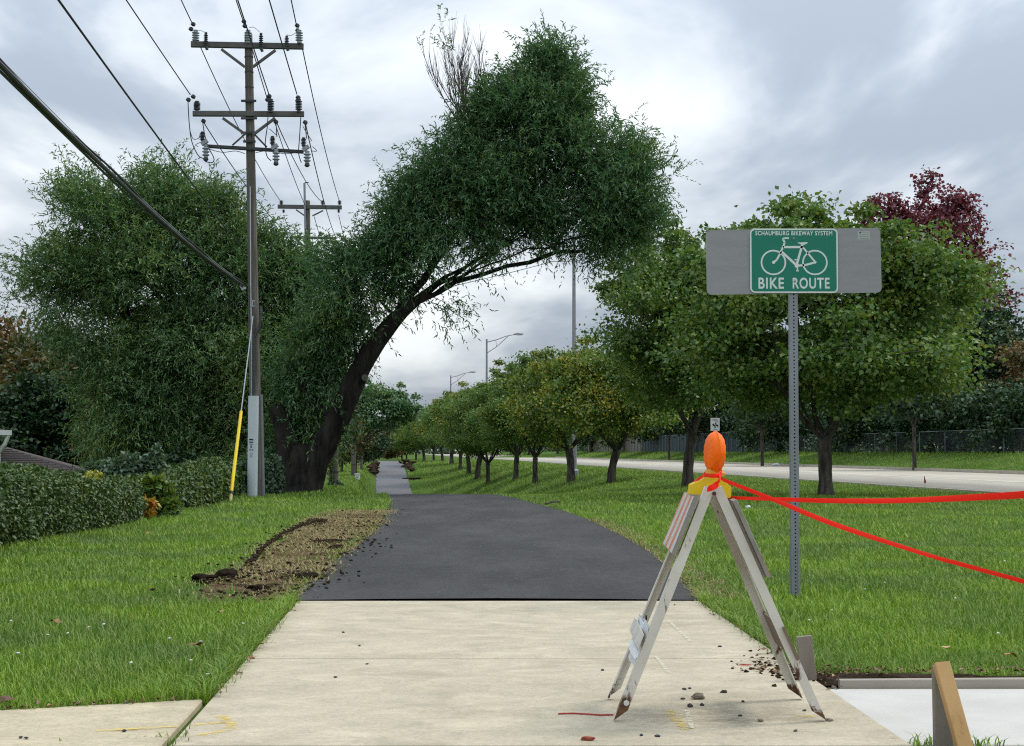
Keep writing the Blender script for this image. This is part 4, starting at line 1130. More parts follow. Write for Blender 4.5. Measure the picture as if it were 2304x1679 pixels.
# ------------------------------------------------------------------ overhead lines
def wire(name, label, pts, r, cat='power line', mat=None, group=None):
    b = Vector(pts[len(pts) // 2])
    o = MB().tube([Vector(p) - b for p in pts], r, 6).obj(name, mat or M_WIRE)
    o.location = b; tag(o, label, cat, group); return o
def to_cam(px, py, slope, dz, sag=.12, D=34.0, Yf=YP - .1):
    a = P(px, py, Yf); b = a + Vector((slope * D, -D, dz)); return catenary(a, b, sag)
for (px, py, sl, lb_) in ((433, 54, .083, 'power wire coming to the left end of the top crossarm'), (547, 47, .085, 'power wire coming to the pole top over the middle of the top crossarm'), (667, 57, .085, 'power wire coming to the right end of the top crossarm'),
                    (428, 213, .060, 'power wire coming to the left end of the second crossarm'), (605, 212, .085, 'power wire coming to the middle insulator of the second crossarm'), (668, 212, .075, 'power wire coming to the right end of the second crossarm'),
                    (552, 570, .083, 'single thin wire coming to the near pole halfway up, above the thick cable')):
    wire('power_line', lb_, to_cam(px, py, sl, 0.0), .0125)
def span(px, py, qx, qy, sag=.25): return catenary(P(px, py, YP), P(qx, qy, Y2 - .1), sag)
for (a, lb_) in (((443, 88, 634, 457), 'power wire from the left end of the top crossarm back to the second pole'), ((561, 88, 690, 470), 'power wire from the middle of the top crossarm back to the second pole'), ((676, 88, 765, 457), 'power wire from the right end of the top crossarm back to the second pole'),
               ((456, 272, 655, 532), 'power wire from the left of the second crossarm down to the second pole'), ((620, 270, 726, 456), 'power wire from the middle of the second crossarm back to the second pole'), ((686, 272, 755, 533), 'power wire from the right of the second crossarm back to the second pole')):
    wire('power_line', lb_, span(*a), .0125)
x3 = (700 - 1152) * 58.6 / FPX
P3b = Vector(((796 - CX) * 94 / FPX, 94, 0))
for (px, py, dx, lb_) in ((638, 484, -1.1, 'power wire leaving the left end of the second pole into the trees'), (762, 484, 1.1, 'power wire leaving the right end of the second pole behind the willow'), (707, 488, 0.0, 'power wire leaving the middle of the second pole behind the willow')):
    wire('power_line', lb_, catenary(P(px, py, Y2), P3b + Vector((dx, 0, 8.5)), .5), .0125)
a = P(548, 642, YP - .2); b = a + Vector((.067 * 34, -34, .35))
cab = empty('telephone_cable', a, 'thick black bundled cable running down to the near utility pole', 'cable')
cat_ = catenary(a, b, .42, 60)
MB().tube(cat_, .026, 8).obj('cable', M_CABLE, cab, True)
MB().tube([p + Vector((.03 * math.cos(i * .5), 0, .042 + .006 * math.sin(i * .5))) for i, p in enumerate(cat_)], .013, 6).obj('cable', M_WIRE, cab, True)
MB().tube([p + Vector((-.032, 0, -.030 - .008 * math.sin(i * .35))) for i, p in enumerate(cat_)], .015, 6).obj('cable', M_CABLE, cab, True)
MB().tube([p + Vector((0, 0, .055)) for p in cat_], .005, 5).obj('messenger_strand', M_GUY, cab, True)

# ------------------------------------------------------------------ street lamps
M_LAMP = plain('grey_painted_steel', (.27, .27, .29), (.23, .23, .25), 3, .5, .2)
def lamp(px, D, ytop, label):
    x = (px - CX) * D / FPX; b = Vector((x, D, g1(x, D))); h = CAMH + (HOR - ytop) * D / FPX - b.z
    root = empty('street_lamp', b, label, 'street lamp', 'street lamps beyond the trees')
    MB().lathe((0, 0, 0), [(.14, -.1), (.14, .0), (.125, .3), (.075, h)], 10).obj('pole', M_LAMP, root, True, world=False)
    MB().lathe((0, 0, -.05), [(.22, 0), (.22, .25), (.16, .32)], 10).obj('base', M_LAMP, root, False, world=False)
    MB().tube([(0, 0, h - .25), (.8, 0, h - .05), (1.6, 0, h + .25), (2.3, 0, h + .38)], [.04, .036, .033, .03], 8).obj('arm', M_LAMP, root, True, world=False)
    MB().tube([(0, 0, h - 1.15), (.8, 0, h - .62), (1.75, 0, h + .24)], [.032, .03, .027], 8).obj('arm_strut', M_LAMP, root, True, world=False)
    MB().tube([(.75, 0, h - .10), (.8, 0, h - .60)], .02, 6).obj('arm_strut', M_LAMP, root, True, world=False)
    hd = MB(); hd.add([(2.2, -.07, h + .34), (2.2, .07, h + .34), (2.2, .07, h + .44), (2.2, -.07, h + .44), (2.5, -.16, h + .33), (2.5, .16, h + .33), (2.5, .14, h + .49), (2.5, -.14, h + .49), (2.98, -.12, h + .36), (2.98, .12, h + .36), (2.98, .1, h + .46), (2.98, -.1, h + .46)],
           [(0, 3, 2, 1), (0, 1, 5, 4), (1, 2, 6, 5), (2, 3, 7, 6), (3, 0, 4, 7), (4, 5, 9, 8), (5, 6, 10, 9), (6, 7, 11, 10), (7, 4, 8, 11), (8, 9, 10, 11)])
    hd.obj('lamp_head', M_LAMP, root, False, world=False)
    MB().box((2.7, 0, h + .325), (.34, .2, .03)).obj('lens', plain('lamp_glass', (.5, .5, .48), None, 5, .2), root, False, world=False)
lamp(1292, 75, 520, 'nearest street lamp, its arm hidden in the willow crown')
lamp(1095, 125, 763, 'middle street lamp with its whole truss arm against the sky')
lamp(1014, 184, 845, 'farthest and smallest street lamp over the tree row')

# ------------------------------------------------------------------ fences and sign across the road
FC = 33.5
def fpt(px, c=FC):
    D = c * FPX / ((px - CX) + SL * FPX); x = c - SL * D; return Vector((x, D, g1(x, D)))
M_FW = plain('weathered_grey_boards', (.20, .185, .165), (.14, .13, .118), 2.5, .95, stretch=(1, 1, .1))
M_FB = plain('dark_blue_fence_slats', (.014, .030, .042), (.022, .042, .055), 1.2, .6)
M_FP = plain('fence_pipe', (.17, .21, .22), (.13, .16, .17), 2, .6, .3)
def board_fence(px0, px1, h, mat, label, name, pw, rail=False, post_every=8):
    a, b = fpt(px0), fpt(px1); d = (b - a); L = d.length; n = int(L / pw); root = empty(name, a, label, 'fence')
    u = Vector((d.x, d.y, 0)).normalized()
    rr_ = np.random.default_rng(int(px0)); M_ = MB(); me_list = []
    for i in range(min(n, 290)):
        p = a.lerp(b, (i + .5) / n); hh = h * (1 + .012 * rr_.normal())
        p.z = g1(p.x, p.y)
        pl = MB().beam(p + Vector((0, 0, -.05)), p + Vector((0, 0, hh)), pw * .93, .025, (-u.y, u.x, 0)).obj('board', mat, root)
    for i in range(0, n + 1, post_every):
        p = a.lerp(b, min(1, i / n)); p.z = g1(p.x, p.y)
        q = Vector((u.y, -u.x, 0)) * .06
        MB().tube([p + q, p + q + Vector((0, 0, h + (.06 if rail else -.1)))], .035 if rail else .05, 6).obj('post', M_FP if rail else mat, root)
    if rail:
        q = Vector((u.y, -u.x, 0)) * .06
        MB().tube([Vector((*a.lerp(b, t).xy, g1(*a.lerp(b, t).xy) + h + .05)) + q for t in np.linspace(0, 1, 12)], .04, 6).obj('top_rail', M_FP, root)
    return root
board_fence(1322, 1390, 1.85, M_FW, 'low grey board fence section behind the third street tree', 'board_fence', .30)
board_fence(1391, 1443, 2.55, M_FW, 'taller grey board fence section meeting the blue fence', 'board_fence', .28)
board_fence(1446, 1672, 1.75, M_FB, 'dark blue slatted fence with metal posts and top rail behind the barricade lens', 'slat_fence', .32, True, 6)
# chain link with wild growth
a, b = fpt(1690), fpt(2420)
cl = empty('wire_fence', a, 'low wire fence with pipe rail, overgrown by dark shrubs', 'fence')
ts = np.linspace(0, 1, 16)
for t in ts:
    p = a.lerp(b, t); p.z = g1(p.x, p.y); MB().tube([p, p + Vector((0, 0, 1.25))], .03, 6).obj('post', M_FP, cl)
MB().tube([Vector((*a.lerp(b, t).xy, g1(*a.lerp(b, t).xy) + 1.22)) for t in ts], .025, 6).obj('top_rail', M_FP, cl)
M_MESH = NT('wire_mesh'); v = M_MESH.coord()
sepn = M_MESH.n('ShaderNodeSeparateXYZ'); M_MESH.l(v, sepn.inputs[0])
hx = M_MESH.math('ADD', sepn.outputs[0], M_MESH.math('MULTIPLY', sepn.outputs[1], -.7))
d1 = M_MESH.math('FRACT', M_MESH.math('MULTIPLY', M_MESH.math('ADD', hx, sepn.outputs[2]), 14.0)); d2 = M_MESH.math('FRACT', M_MESH.math('MULTIPLY', M_MESH.math('SUBTRACT', hx, sepn.outputs[2]), 14.0))
al = M_MESH.math('MAXIMUM', M_MESH.math('LESS_THAN', d1, .07), M_MESH.math('LESS_THAN', d2, .07))
pr_ = M_MESH.pbr((.14, .17, .17), .6, .3); M_MESH.l(al, pr_.inputs['Alpha']); M_MESH = M_MESH.m
V = []; 
for t in ts: p = a.lerp(b, t); z = g1(p.x, p.y); V += [(p.x, p.y + .03, z), (p.x, p.y + .03, z + 1.2)]
MB().add(V, [(2 * i, 2 * i + 2, 2 * i + 3, 2 * i + 1) for i in range(len(ts) - 1)]).obj('mesh', M_MESH, cl)
SG = 'shrubs along the wire fence'
sd_ = bush_data(61, 2.6, 3.2, .17, 3600, 0, True, .05, 50, 9)
s0 = None
for i, (px, c, sc, lb_) in enumerate(((1700, 34.6, 1.3, 'dark shrub at the left end of the wire fence'), (1752, 34.8, 1.25, 'dark shrub by the wire fence, left of the sign post'), (1800, 34.7, 1.35, 'dark shrub by the wire fence right behind the sign post'), (1905, 34.4, 1.3, 'dark shrub by the wire fence right of the big street tree trunk'),
     (1965, 34.8, 1.5, 'tall dark shrub by the wire fence, midway to the slim tree'), (2030, 34.4, 1.35, 'dark shrub by the wire fence behind the slim dark-trunked tree'), (2095, 34.7, 1.5, 'dark shrub by the wire fence just right of the slim dark-trunked tree'), (2160, 34.4, 1.4, 'dark shrub by the wire fence, third from the right edge'), (2225, 34.8, 1.5, 'dark shrub by the wire fence, second from the right edge'), (2295, 34.5, 1.4, 'dark shrub by the wire fence at the right edge'), (1850, 34.7, 1.3, 'dark shrub by the wire fence behind the big street tree trunk'))):
    p = fpt(px, c)
    if s0 is None: s0 = tree_obj('fence_shrub', p, sd_, (M_BARK, M_BGD), lb_, 'shrub', SG, 0, sc)
    else:
        cpy = copy_tree(s0); cpy.location = p; cpy.rotation_euler.z = i * 1.3; cpy.scale = (sc * 1.15, sc, sc); tag(cpy, lb_, 'shrub', SG)
# small white lane sign
sgb = Vector(((1608 - CX) * 118 / FPX, 118, 0)); sgb.x = RF + .9 - SL * 118; sgb.y = 118
D_s = (RF + 1.0) * FPX / ((1608 - CX) + SL * FPX)
sx = (1608 - CX) * D_s / FPX; sgb = Vector((sx, D_s, g1(sx, D_s)))
sg = empty('lane_sign', sgb, 'small white lane sign with two black curved arrows across the road', 'road sign')
s = PPM(D_s); sc_ = P(1609, 955, D_s)
MB().box(Vector((sx, D_s + .06, (sgb.z + sc_.z + .5) / 2)), (.07, .07, sc_.z + .5 - sgb.z)).obj('post', M_STEEL, sg)
MB().box(sc_, (20.5 / s, .02, 29 / s)).obj('panel', plain('white_sign_sheeting', (.62, .64, .62), None, 4, .5), sg)
def poly_xz(pts, c, k, y, ext=.004): return MB().prism([c + Vector((x * k, y, z * k)) for x, z in pts], (0, -ext, 0))
arrow = [(-8, 1.2), (-4.2, 4.2), (-3.9, 2.3), (-1.2, .6), (0, -2), (0, -6.2), (-2.4, -6.2), (-2.4, -2.6), (-3.6, -.9), (-4.4, -.5), (-4.8, -2.2)]
k = 1 / s
poly_xz(arrow, sc_ + Vector((1 / s, 0, -2 / s)), k, -.012).obj('arrow', mk, sg)
poly_xz([(-x, -z) for x, z in arrow], sc_ + Vector((0, 0, -2 / s)), k, -.012).obj('arrow', mk, sg)
for z, w in ((11.5, 12), (8.5, 10)): MB().box(sc_ + Vector((0, -.012, z / s)), (w / s, .004, 1.2 / s)).obj('line_of_print', mg, sg)
MB().box(sc_ + Vector((0, -.012, -11.8 / s)), (8 / s, .004, 1.0 / s)).obj('line_of_print', mg, sg)

# ------------------------------------------------------------------ house at the left edge
M_ROOF = plain('brown_shingles', (.15, .125, .115), (.11, .09, .082), 1.5, .95, 0, .6, 14, .02, .1, (1, 1, 3))
M_SIDE = plain('beige_siding', (.36, .33, .27), (.32, .29, .24), 2, .8)
M_GUT = plain('white_gutter', (.62, .64, .63), (.56, .58, .57), 3, .5)
hy = 40.0; hb = P(0, 1060, hy)
hg = g1(hb.x, hy) - .02
house = empty('house', (hb.x - 3, hy + 3, hg), 'house at the left edge with brown shingle roof and white gutter', 'house')
ex = P(16, 978, hy); ez = ex.z
ca, sa = math.cos(math.radians(25)), math.sin(math.radians(25))
def HR(x, y, z): return Vector((ex.x + x * ca - y * sa, hy + x * sa + y * ca, z))   # x along the front, y into the plot
MB().prism([HR(-8, .4, hg - .3), HR(-.35, .4, hg - .3), HR(-.35, 8.5, hg - .3), HR(-8, 8.5, hg - .3)], (0, 0, ez - hg + .3)).obj('wall', M_SIDE, house)
MB().add([HR(0, 0, ez + .1), HR(0, 9, ez + .1), HR(-8.8, 9, ez + .1), HR(-8.8, 0, ez + .1), HR(-4.4, 3.4, ez + 1.7), HR(-4.4, 5.8, ez + 1.7)], [(0, 1, 5, 4), (1, 2, 5), (2, 3, 4, 5), (3, 0, 4), (0, 3, 2, 1)]).obj('roof', M_ROOF, house)
MB().beam(HR(-8.8, -.07, ez + .05), HR(.1, -.07, ez + .05), .13, .13).obj('gutter', M_GUT, house)
MB().tube([HR(.04, -.07, ez), HR(-.05, .02, ez - .25), HR(-.17, .25, ez - .5), HR(-.17, .3, hg)], .055, 8).obj('downspout', M_GUT, house)
# lower wing: hipped roof whose right hip runs down behind the hedge
w0 = P(4, 1003, hy + 3.0); w1 = P(172, 1062, hy - .5)
V = [(w1.x, w1.y, w1.z), (w0.x - 2, w1.y, w1.z), (w0.x - 2, w0.y, w0.z), (w0.x, w0.y, w0.z), (w1.x - 1.3, w0.y + 2.5, w1.z), (w0.x - 2, w0.y + 3, w1.z)]
wing = MB().add(V, [(0, 3, 2, 1), (0, 4, 3), (4, 5, 2, 3)]).obj('wing_roof', M_ROOF, house)
# shingle courses stand a little proud of each other
for i in range(1, 12):
    t = i / 12; 
    A_ = Vector(V[0]).lerp(Vector(V[3]), t); B_ = Vector(V[1]).lerp(Vector(V[2]), t)
    MB().beam(A_ + Vector((-.03, -.01, .012)), B_ + Vector((0, -.01, .012)), .06, .02, (0, -.3, 1)).obj('shingle_course', M_ROOF, wing)
MB().prism([(w1.x - .3, w1.y + .3, hg - .3), (w0.x - 1.8, w1.y + .3, hg - .3), (w0.x - 1.8, w0.y + 2.4, hg - .3), (w1.x - 1.6, w0.y + 2.2, hg - .3)], (0, 0, w1.z - hg + .28)).obj('wing_wall', M_SIDE, house)
# ------------------------------------------------------------------ bike route sign
YS = 10.66
sbx = P(1789, 1335, YS).x
sb = Vector((sbx, YS, -.02))
sign = empty('bike_route_sign', sb, 'green BIKE ROUTE sign on a wide grey blank panel and perforated steel post', 'road sign')
sc0 = P(1784, 588.5, YS)
M_ALU = plain('grey_sign_back', (.30, .295, .305), (.26, .255, .265), 3.0, .55, .25, .15, 60, .001, .3, (1, 1, 6))
M_GREEN = plain('green_sign_sheeting', (.003, .175, .115), (.003, .160, .105), 1.5, .4, spec=.4)
M_SWHITE = plain('white_sign_print', (.66, .70, .66), (.60, .64, .60), 2, .45)
M_POST = plain('galvanised_post', (.27, .29, .31), (.20, .215, .23), 7, .5, .45, stretch=(1, 1, .25))
# perforated square post: the front face is cut with real holes
pw, pit, hr = .056, .0254, .0058
ztop = sc0.z + .20
lean = Vector(((sc0.x - sbx) * 0.8, 0, 0))
mb = MB(); mi = MB()
nh = int((ztop + .02) / pit)
def lx(z): return sbx + lean.x * (z / ztop)
for i in range(nh):
    z0 = i * pit; zc = z0 + pit / 2; vs = []
    k = 8
    sq = [(-pw / 2, -pit / 2), (0, -pit / 2), (pw / 2, -pit / 2), (pw / 2, 0), (pw / 2, pit / 2), (0, pit / 2), (-pw / 2, pit / 2), (-pw / 2, 0)]
    ci = [(-hr * .7, -hr * .7), (0, -hr), (hr * .7, -hr * .7), (hr, 0), (hr * .7, hr * .7), (0, hr), (-hr * .7, hr * .7), (-hr, 0)]
    c = Vector((lx(zc), YS - pw / 2 - .0, zc))
    vs = [c + Vector((x, 0, z)) for x, z in sq] + [c + Vector((x, 0, z)) for x, z in ci] + [c + Vector((x, .004, z)) for x, z in ci]
    fs = [(j, (j + 1) % 8, 8 + (j + 1) % 8, 8 + j) for j in range(8)] + [(8 + j, 8 + (j + 1) % 8, 16 + (j + 1) % 8, 16 + j) for j in range(8)]
    mb.add(vs, fs)
for (xa, ya, xb, yb_) in ((-pw / 2, -pw / 2, -pw / 2, pw / 2), (pw / 2, pw / 2, pw / 2, -pw / 2), (-pw / 2, pw / 2, pw / 2, pw / 2)):
    a0, a1 = Vector((lx(0) + xa, YS + ya, 0)), Vector((lx(0) + xb, YS + yb_, 0)); e = Vector((lean.x, 0, nh * pit))
    mb.add([a0, a1, a1 + e, a0 + e], [(0, 1, 2, 3)])
mb.obj('post', M_POST, sign)
# foot sleeve, slightly larger tube
mbs = MB()
for (xa, ya, xb, yb_) in ((-1, 1, -1, -1), (1, -1, 1, 1), (1, 1, -1, 1)):
    h_ = pw / 2 + .004; a0, a1 = Vector((sbx + xa * h_, YS + ya * h_, -.1)), Vector((sbx + xb * h_, YS + yb_ * h_, -.1)); e = Vector((0, 0, .42)); mbs.add([a0, a1, a1 + e, a0 + e], [(0, 1, 2, 3)])
for sx_ in (-1, 1): mbs.box(Vector((sbx + sx_ * .023, YS - pw / 2 - .0035, .11)), (.016, .005, .42))
mbs.obj('sleeve', M_POST, sign)
def rrect(w, h, r, n=6):
    out = []
    for cx_, cz_, a0 in ((w / 2 - r, h / 2 - r, 0), (-w / 2 + r, h / 2 - r, 90), (-w / 2 + r, -h / 2 + r, 180), (w / 2 - r, -h / 2 + r, 270)):
        for i in range(n + 1):
            a = math.radians(a0 + 90 * i / n); out.append((cx_ + r * math.cos(a), cz_ + r * math.sin(a)))
    return out
def plate(name, pts, y0, th, mat, parent, rot=0.0, off=(0, 0)):
    c, s_ = math.cos(rot), math.sin(rot)
    return MB().prism([(sc0.x + off[0] + x * c - z * s_, sc0.y + y0, sc0.z + off[1] + x * s_ + z * c) for x, z in pts], (0, -th, 0)).obj(name, mat, parent)
yf = -pw / 2
bp = plate('blank_panel', rrect(1.214, .452, .035), yf - .002, .003, M_ALU, sign, math.radians(.75), (-.001, -.003))
gp = plate('green_panel', rrect(.610, .449, .034), yf - .012, .003, M_SWHITE, sign, math.radians(-.1))
gf = plate('green_field', rrect(.588, .427, .024), yf - .0152, .0008, M_GREEN, gp)
q = .61 / 545.0
def zx(x, y): return ((x - 719) * q, (657.5 - y) * q)
yl = yf - .0165
def stroke(pts, w):
    mbx = MB()
    for (a, b) in zip(pts, pts[1:]):
        a, b = zx(*a), zx(*b); dx, dz = b[0] - a[0], b[1] - a[1]; L = math.hypot(dx, dz); nx_, nz_ = -dz / L * w * q / 2, dx / L * w * q / 2
        mbx.prism([(sc0.x + p[0], sc0.y + yl, sc0.z + p[1]) for p in ((a[0] + nx_, a[1] + nz_), (b[0] + nx_, b[1] + nz_), (b[0] - nx_, b[1] - nz_), (a[0] - nx_, a[1] - nz_))], (0, -.0007, 0))
    return mbx
def ring(cx_, cy_, r, w):
    n = 40; vs = []; 
    for rr_, y in ((r + w / 2, 0), (r - w / 2, 0), (r - w / 2, -.0007), (r + w / 2, -.0007)):
        for i in range(n):
            a = 2 * math.pi * i / n; X_, Z_ = zx(cx_ + rr_ * math.cos(a), cy_ + rr_ * math.sin(a)); vs.append((sc0.x + X_, sc0.y + yl + y, sc0.z + Z_))
    fs = [(a * n + i, a * n + (i + 1) % n, ((a + 1) % 4) * n + (i + 1) % n, ((a + 1) % 4) * n + i) for a in range(4) for i in range(n)]
    return MB().add(vs, fs)
sym = MB()
def acc(m_): sym.add(m_.v, m_.f)
acc(ring(591, 669, 74, 10)); acc(ring(848, 669, 74, 10))
def disc(cx_, cy_, r):
    return MB().prism([(sc0.x + zx(cx_ + r * math.cos(a), cy_ + r * math.sin(a))[0], sc0.y + yl, sc0.z + zx(cx_ + r * math.cos(a), cy_ + r * math.sin(a))[1]) for a in [i * math.pi / 8 for i in range(16)]], (0, -.0009, 0))
for pts, w in (([(592, 668), (612, 652), (634, 612), (662, 545)], 12), ([(662, 545), (651, 522)], 12), ([(648, 521), (660, 517), (688, 517)], 10), ([(650, 573), (776, 573)], 14), ([(640, 600), (738, 690)], 15), ([(773, 552), (733, 690)], 14),
               ([(733, 690), (792, 684), (850, 668)], 13), ([(776, 576), (850, 666)], 11), ([(738, 690), (740, 718)], 9), ([(731, 720), (748, 720)], 9), ([(722, 652), (735, 652)], 8)):
    acc(stroke(pts, w))
for d_ in ((592, 668, 10), (850, 668, 8), (736, 688, 14)): acc(disc(*d_))
sd2 = MB().prism([(sc0.x + zx(x, y)[0], sc0.y + yl, sc0.z + zx(x, y)[1]) for x, y in ((738, 545), (806, 542), (800, 551), (784, 558), (770, 559), (752, 552))], (0, -.0008, 0)); acc(sd2)
sym.obj('bicycle_symbol', M_SWHITE, gp)
def text(txt, name, x0, x1, y0, y1, mat, parent, bold=.03, wide=None):
    cu = bpy.data.curves.new(name, 'FONT'); cu.body = txt; cu.size = 1.0; cu.offset = bold; cu.extrude = .0; cu.space_character = 1.12
    to = bpy.data.objects.new(name, cu); COL.objects.link(to)
    dg = bpy.context.evaluated_depsgraph_get(); me = bpy.data.meshes.new_from_object(to.evaluated_get(dg))
    bpy.data.objects.remove(to)
    co = np.empty(len(me.vertices) * 3, np.float32); me.vertices.foreach_get('co', co); co = co.reshape(-1, 3)
    mn, mx = co.min(0), co.max(0)
    a, b = zx(x0, y1), zx(x1, y0)
    out = np.empty_like(co)
    out[:, 0] = sc0.x + a[0] + (co[:, 0] - mn[0]) / (mx[0] - mn[0]) * (b[0] - a[0])
    out[:, 2] = sc0.z + a[1] + (co[:, 1] - mn[1]) / (mx[1] - mn[1]) * (b[1] - a[1])
    out[:, 1] = sc0.y + yl - .0006
    me.vertices.foreach_set('co', out.ravel()); me.materials.clear(); me.materials.append(mat); me.name = name; me.update()
    return link(name, me, parent)
text('SCHAUMBURG BIKEWAY SYSTEM', 'heading_text', 480, 957, 473, 500, M_SWHITE, gp, .022)
text('BIKE', 'route_text', 497, 655, 763, 832, M_SWHITE, gp, .022)
text('ROUTE', 'route_text', 709, 938, 763, 832, M_SWHITE, gp, .022)
for (x, y) in ((718, 521), (722, 786)):
    c = zx(x, y); MB().lathe((sc0.x + c[0], sc0.y + yl, sc0.z + c[1]), [(.008, 0), (.008, .004), (.004, .007)], 10, (0, -1, 0)).obj('bolt', M_STEEL, gp)
stk = plate('sticker', [(-.043, -.029), (.043, -.029), (.043, .029), (-.043, .029)], yf - .0052, .0006, plain('pale_sticker', (.40, .43, .40), None, 4, .5), sign, 0, zx(1155, 499))
for i, w in enumerate((.05, .07, .07, .06)):
    c = zx(1155, 499); MB().box((sc0.x + c[0] + (.008 if i == 0 else 0), sc0.y + yf - .0061, sc0.z + c[1] + .019 - i * .013), (w, .0006, .003)).obj('line_of_print', plain('faded_print', (.22, .26, .22), None, 4, .5) if i == 0 else bpy.data.materials['faded_print'], stk)
c = zx(1133, 481); MB().box((sc0.x + c[0], sc0.y + yf - .0061, sc0.z + c[1]), (.010, .0006, .008)).obj('printed_mark', mk, stk)

# ------------------------------------------------------------------ folding barricade with warning light
M_LEG = NT('worn_white_steel'); v = M_LEG.coord()
f = M_LEG.noise(M_LEG.coord((1, 1, .5)), 13, 7, .7, .4)
col = M_LEG.ramp(M_LEG.noise(v, 6, 5), [(.3, (.50, .47, .41)), (.7, (.62, .59, .53))])
sp_ = M_LEG.n('ShaderNodeSeparateXYZ'); M_LEG.l(v, sp_.inputs[0])
low = M_LEG.ramp(sp_.outputs[2], [(.0, .24), (.11, .10), (.30, .03), (.55, 0.0)])
rr_ = M_LEG.ramp(M_LEG.math('ADD', f, low), [(.63, 0.0), (.69, 1.0)])
col = M_LEG.mix(rr_, col, M_LEG.ramp(M_LEG.noise(v, 40, 4), [(.35, (.045, .020, .012)), (.65, (.15, .070, .030))]))
M_LEG.pbr(col, .6, 0, M_LEG.bump(f, .4, .004), .3); M_LEG = M_LEG.m
M_STRIPE = NT('striped_reflective_board'); v = M_STRIPE.coord()
sp_ = M_STRIPE.n('ShaderNodeSeparateXYZ'); M_STRIPE.l(v, sp_.inputs[0])
ph = M_STRIPE.math('FRACT', M_STRIPE.math('DIVIDE', M_STRIPE.math('ADD', sp_.outputs[1], M_STRIPE.math('MULTIPLY', sp_.outputs[2], .26)), .215))
edge_ = M_STRIPE.ramp(ph, [(.0, 0.0), (.52, 0.0), (.54, 1.0), (1.0, 1.0)])
wear = M_STRIPE.ramp(M_STRIPE.noise(v, 13, 7, .75), [(.5, 0.0), (.72, .8)])
col = M_STRIPE.mix(edge_, (.54, .52, .48), (.56, .185, .095)); col = M_STRIPE.mix(wear, col, (.40, .37, .34))
M_STRIPE.pbr(col, .5, 0, None, .4); M_STRIPE = M_STRIPE.m
M_BOARDBACK = plain('grimy_board_back', (.30, .28, .25), (.17, .15, .13), 9, .9, 0, .3, 40, .003)
M_ORANGE = NT('orange_translucent_lens'); v = M_ORANGE.coord((1, 1, 1))
wv = M_ORANGE.n('ShaderNodeTexWave', wave_type='BANDS', bands_direction='Z'); M_ORANGE.l(v, wv.inputs['Vector']); wv.inputs['Scale'].default_value = 55
pq = M_ORANGE.pbr(M_ORANGE.ramp(M_ORANGE.noise(v, 14, 4), [(.35, (.88, .130, .002)), (.7, (.95, .17, .002))]), .42, 0, M_ORANGE.bump(wv.outputs[0], .06, .001), .2, **{'Subsurface Weight': .12, 'Subsurface Radius': (.04, .012, .004), 'Subsurface Scale': 1.0}); M_ORANGE = M_ORANGE.m
YB0, YB1 = 5.66, 6.18
bar = empty('barricade', (P(1600, 1618, YB0).x, 5.9, 0), 'rusty white folding barricade with striped board and orange warning lens', 'barricade')
aN, aF = P(1606, 1098, YB0), P(1584, 1090, YB1)
feet = {'nl': (GP(1390, 1622), aN), 'nr': (GP(1844, 1620), aN), 'fl': (GP(1374, 1568), aF), 'fr': (GP(1788, 1568), aF)}
def leg(key, sgn, yoff, fl=.034):
    foot, top = feet[key]; foot = Vector((foot.x, YB0 if key[0] == 'n' else YB1, 0.0)); top = Vector((top.x + sgn * .014, foot.y, top.z))
    d = (top - foot).normalized(); out = Vector((d.z, 0, -d.x)) * (1 if sgn > 0 else -1)
    mbx = MB(); t = .004
    # flange facing along the road, and flange facing outwards; the foot is cut to a point
    def fl_(o0, o1, y0, y1, cut):
        a = [foot + out * o0 + Vector((0, y0, 0)) + d * cut[0], foot + out * o1 + Vector((0, y0, 0)) + d * cut[1], foot + out * o1 + Vector((0, y1, 0)) + d * cut[1], foot + out * o0 + Vector((0, y1, 0)) + d * cut[0]]
        b = [top + out * o0 + Vector((0, y0, 0)), top + out * o1 + Vector((0, y0, 0)), top + out * o1 + Vector((0, y1, 0)), top + out * o0 + Vector((0, y1, 0))]
        mbx.add(a + b, [(3, 2, 1, 0), (4, 5, 6, 7), (0, 1, 5, 4), (1, 2, 6, 5), (2, 3, 7, 6), (3, 0, 4, 7)])
    sy = yoff
    fl_(-fl / 2, fl / 2, -t / 2, t / 2, (0.052, 0.0))
    fl_(fl / 2 - t, fl / 2 + .0005, t / 2 if sy > 0 else -fl, fl if sy > 0 else -t / 2, (0.004, 0.0))
    o = mbx.obj('leg', M_LEG, bar)
    c = foot + d * .075 + Vector((0, -t / 2 - .001, 0)) - out * .002  # pale disc added for the foot hole, coloured as bright concrete seen through
    MB().lathe(c, [(.0105, 0), (.0105, .0015), (.006, .002)], 12, (0, -1, 0)).obj('foot_hole_disc', plain('pale_hole_disc', (.62, .60, .55), None, 5, .6) if 'pale_hole_disc' not in bpy.data.materials else bpy.data.materials['pale_hole_disc'], o)
    return foot, top, d, out
LG_ = {k_: leg(k_, -1 if k_[1] == 'l' else 1, 1 if k_[0] == 'n' else -1) for k_ in feet}
def face_board(side, t0, t1, mat_out, th=.016, y0=YB0 - .015, y1=YB1 + .03, off=.030, name='board', jag=0.0):
    n_, f_ = LG_['n' + side], LG_['f' + side]
    def pt_(L, t, y): q_ = L[0].lerp(L[1], t) + L[3] * off; return Vector((q_.x, y, q_.z))
    a, b, c, d = pt_(n_, t0, y0), pt_(f_, t0, y1), pt_(f_, t1, y1), pt_(n_, t1, y0)
    return MB().prism([a, b, c, d], n_[3] * th).obj(name, mat_out, bar), n_[3]
bl_, ol = face_board('l', .70, .945, M_BOARDBACK, .014)
n_, f_ = LG_['nl'], LG_['fl']
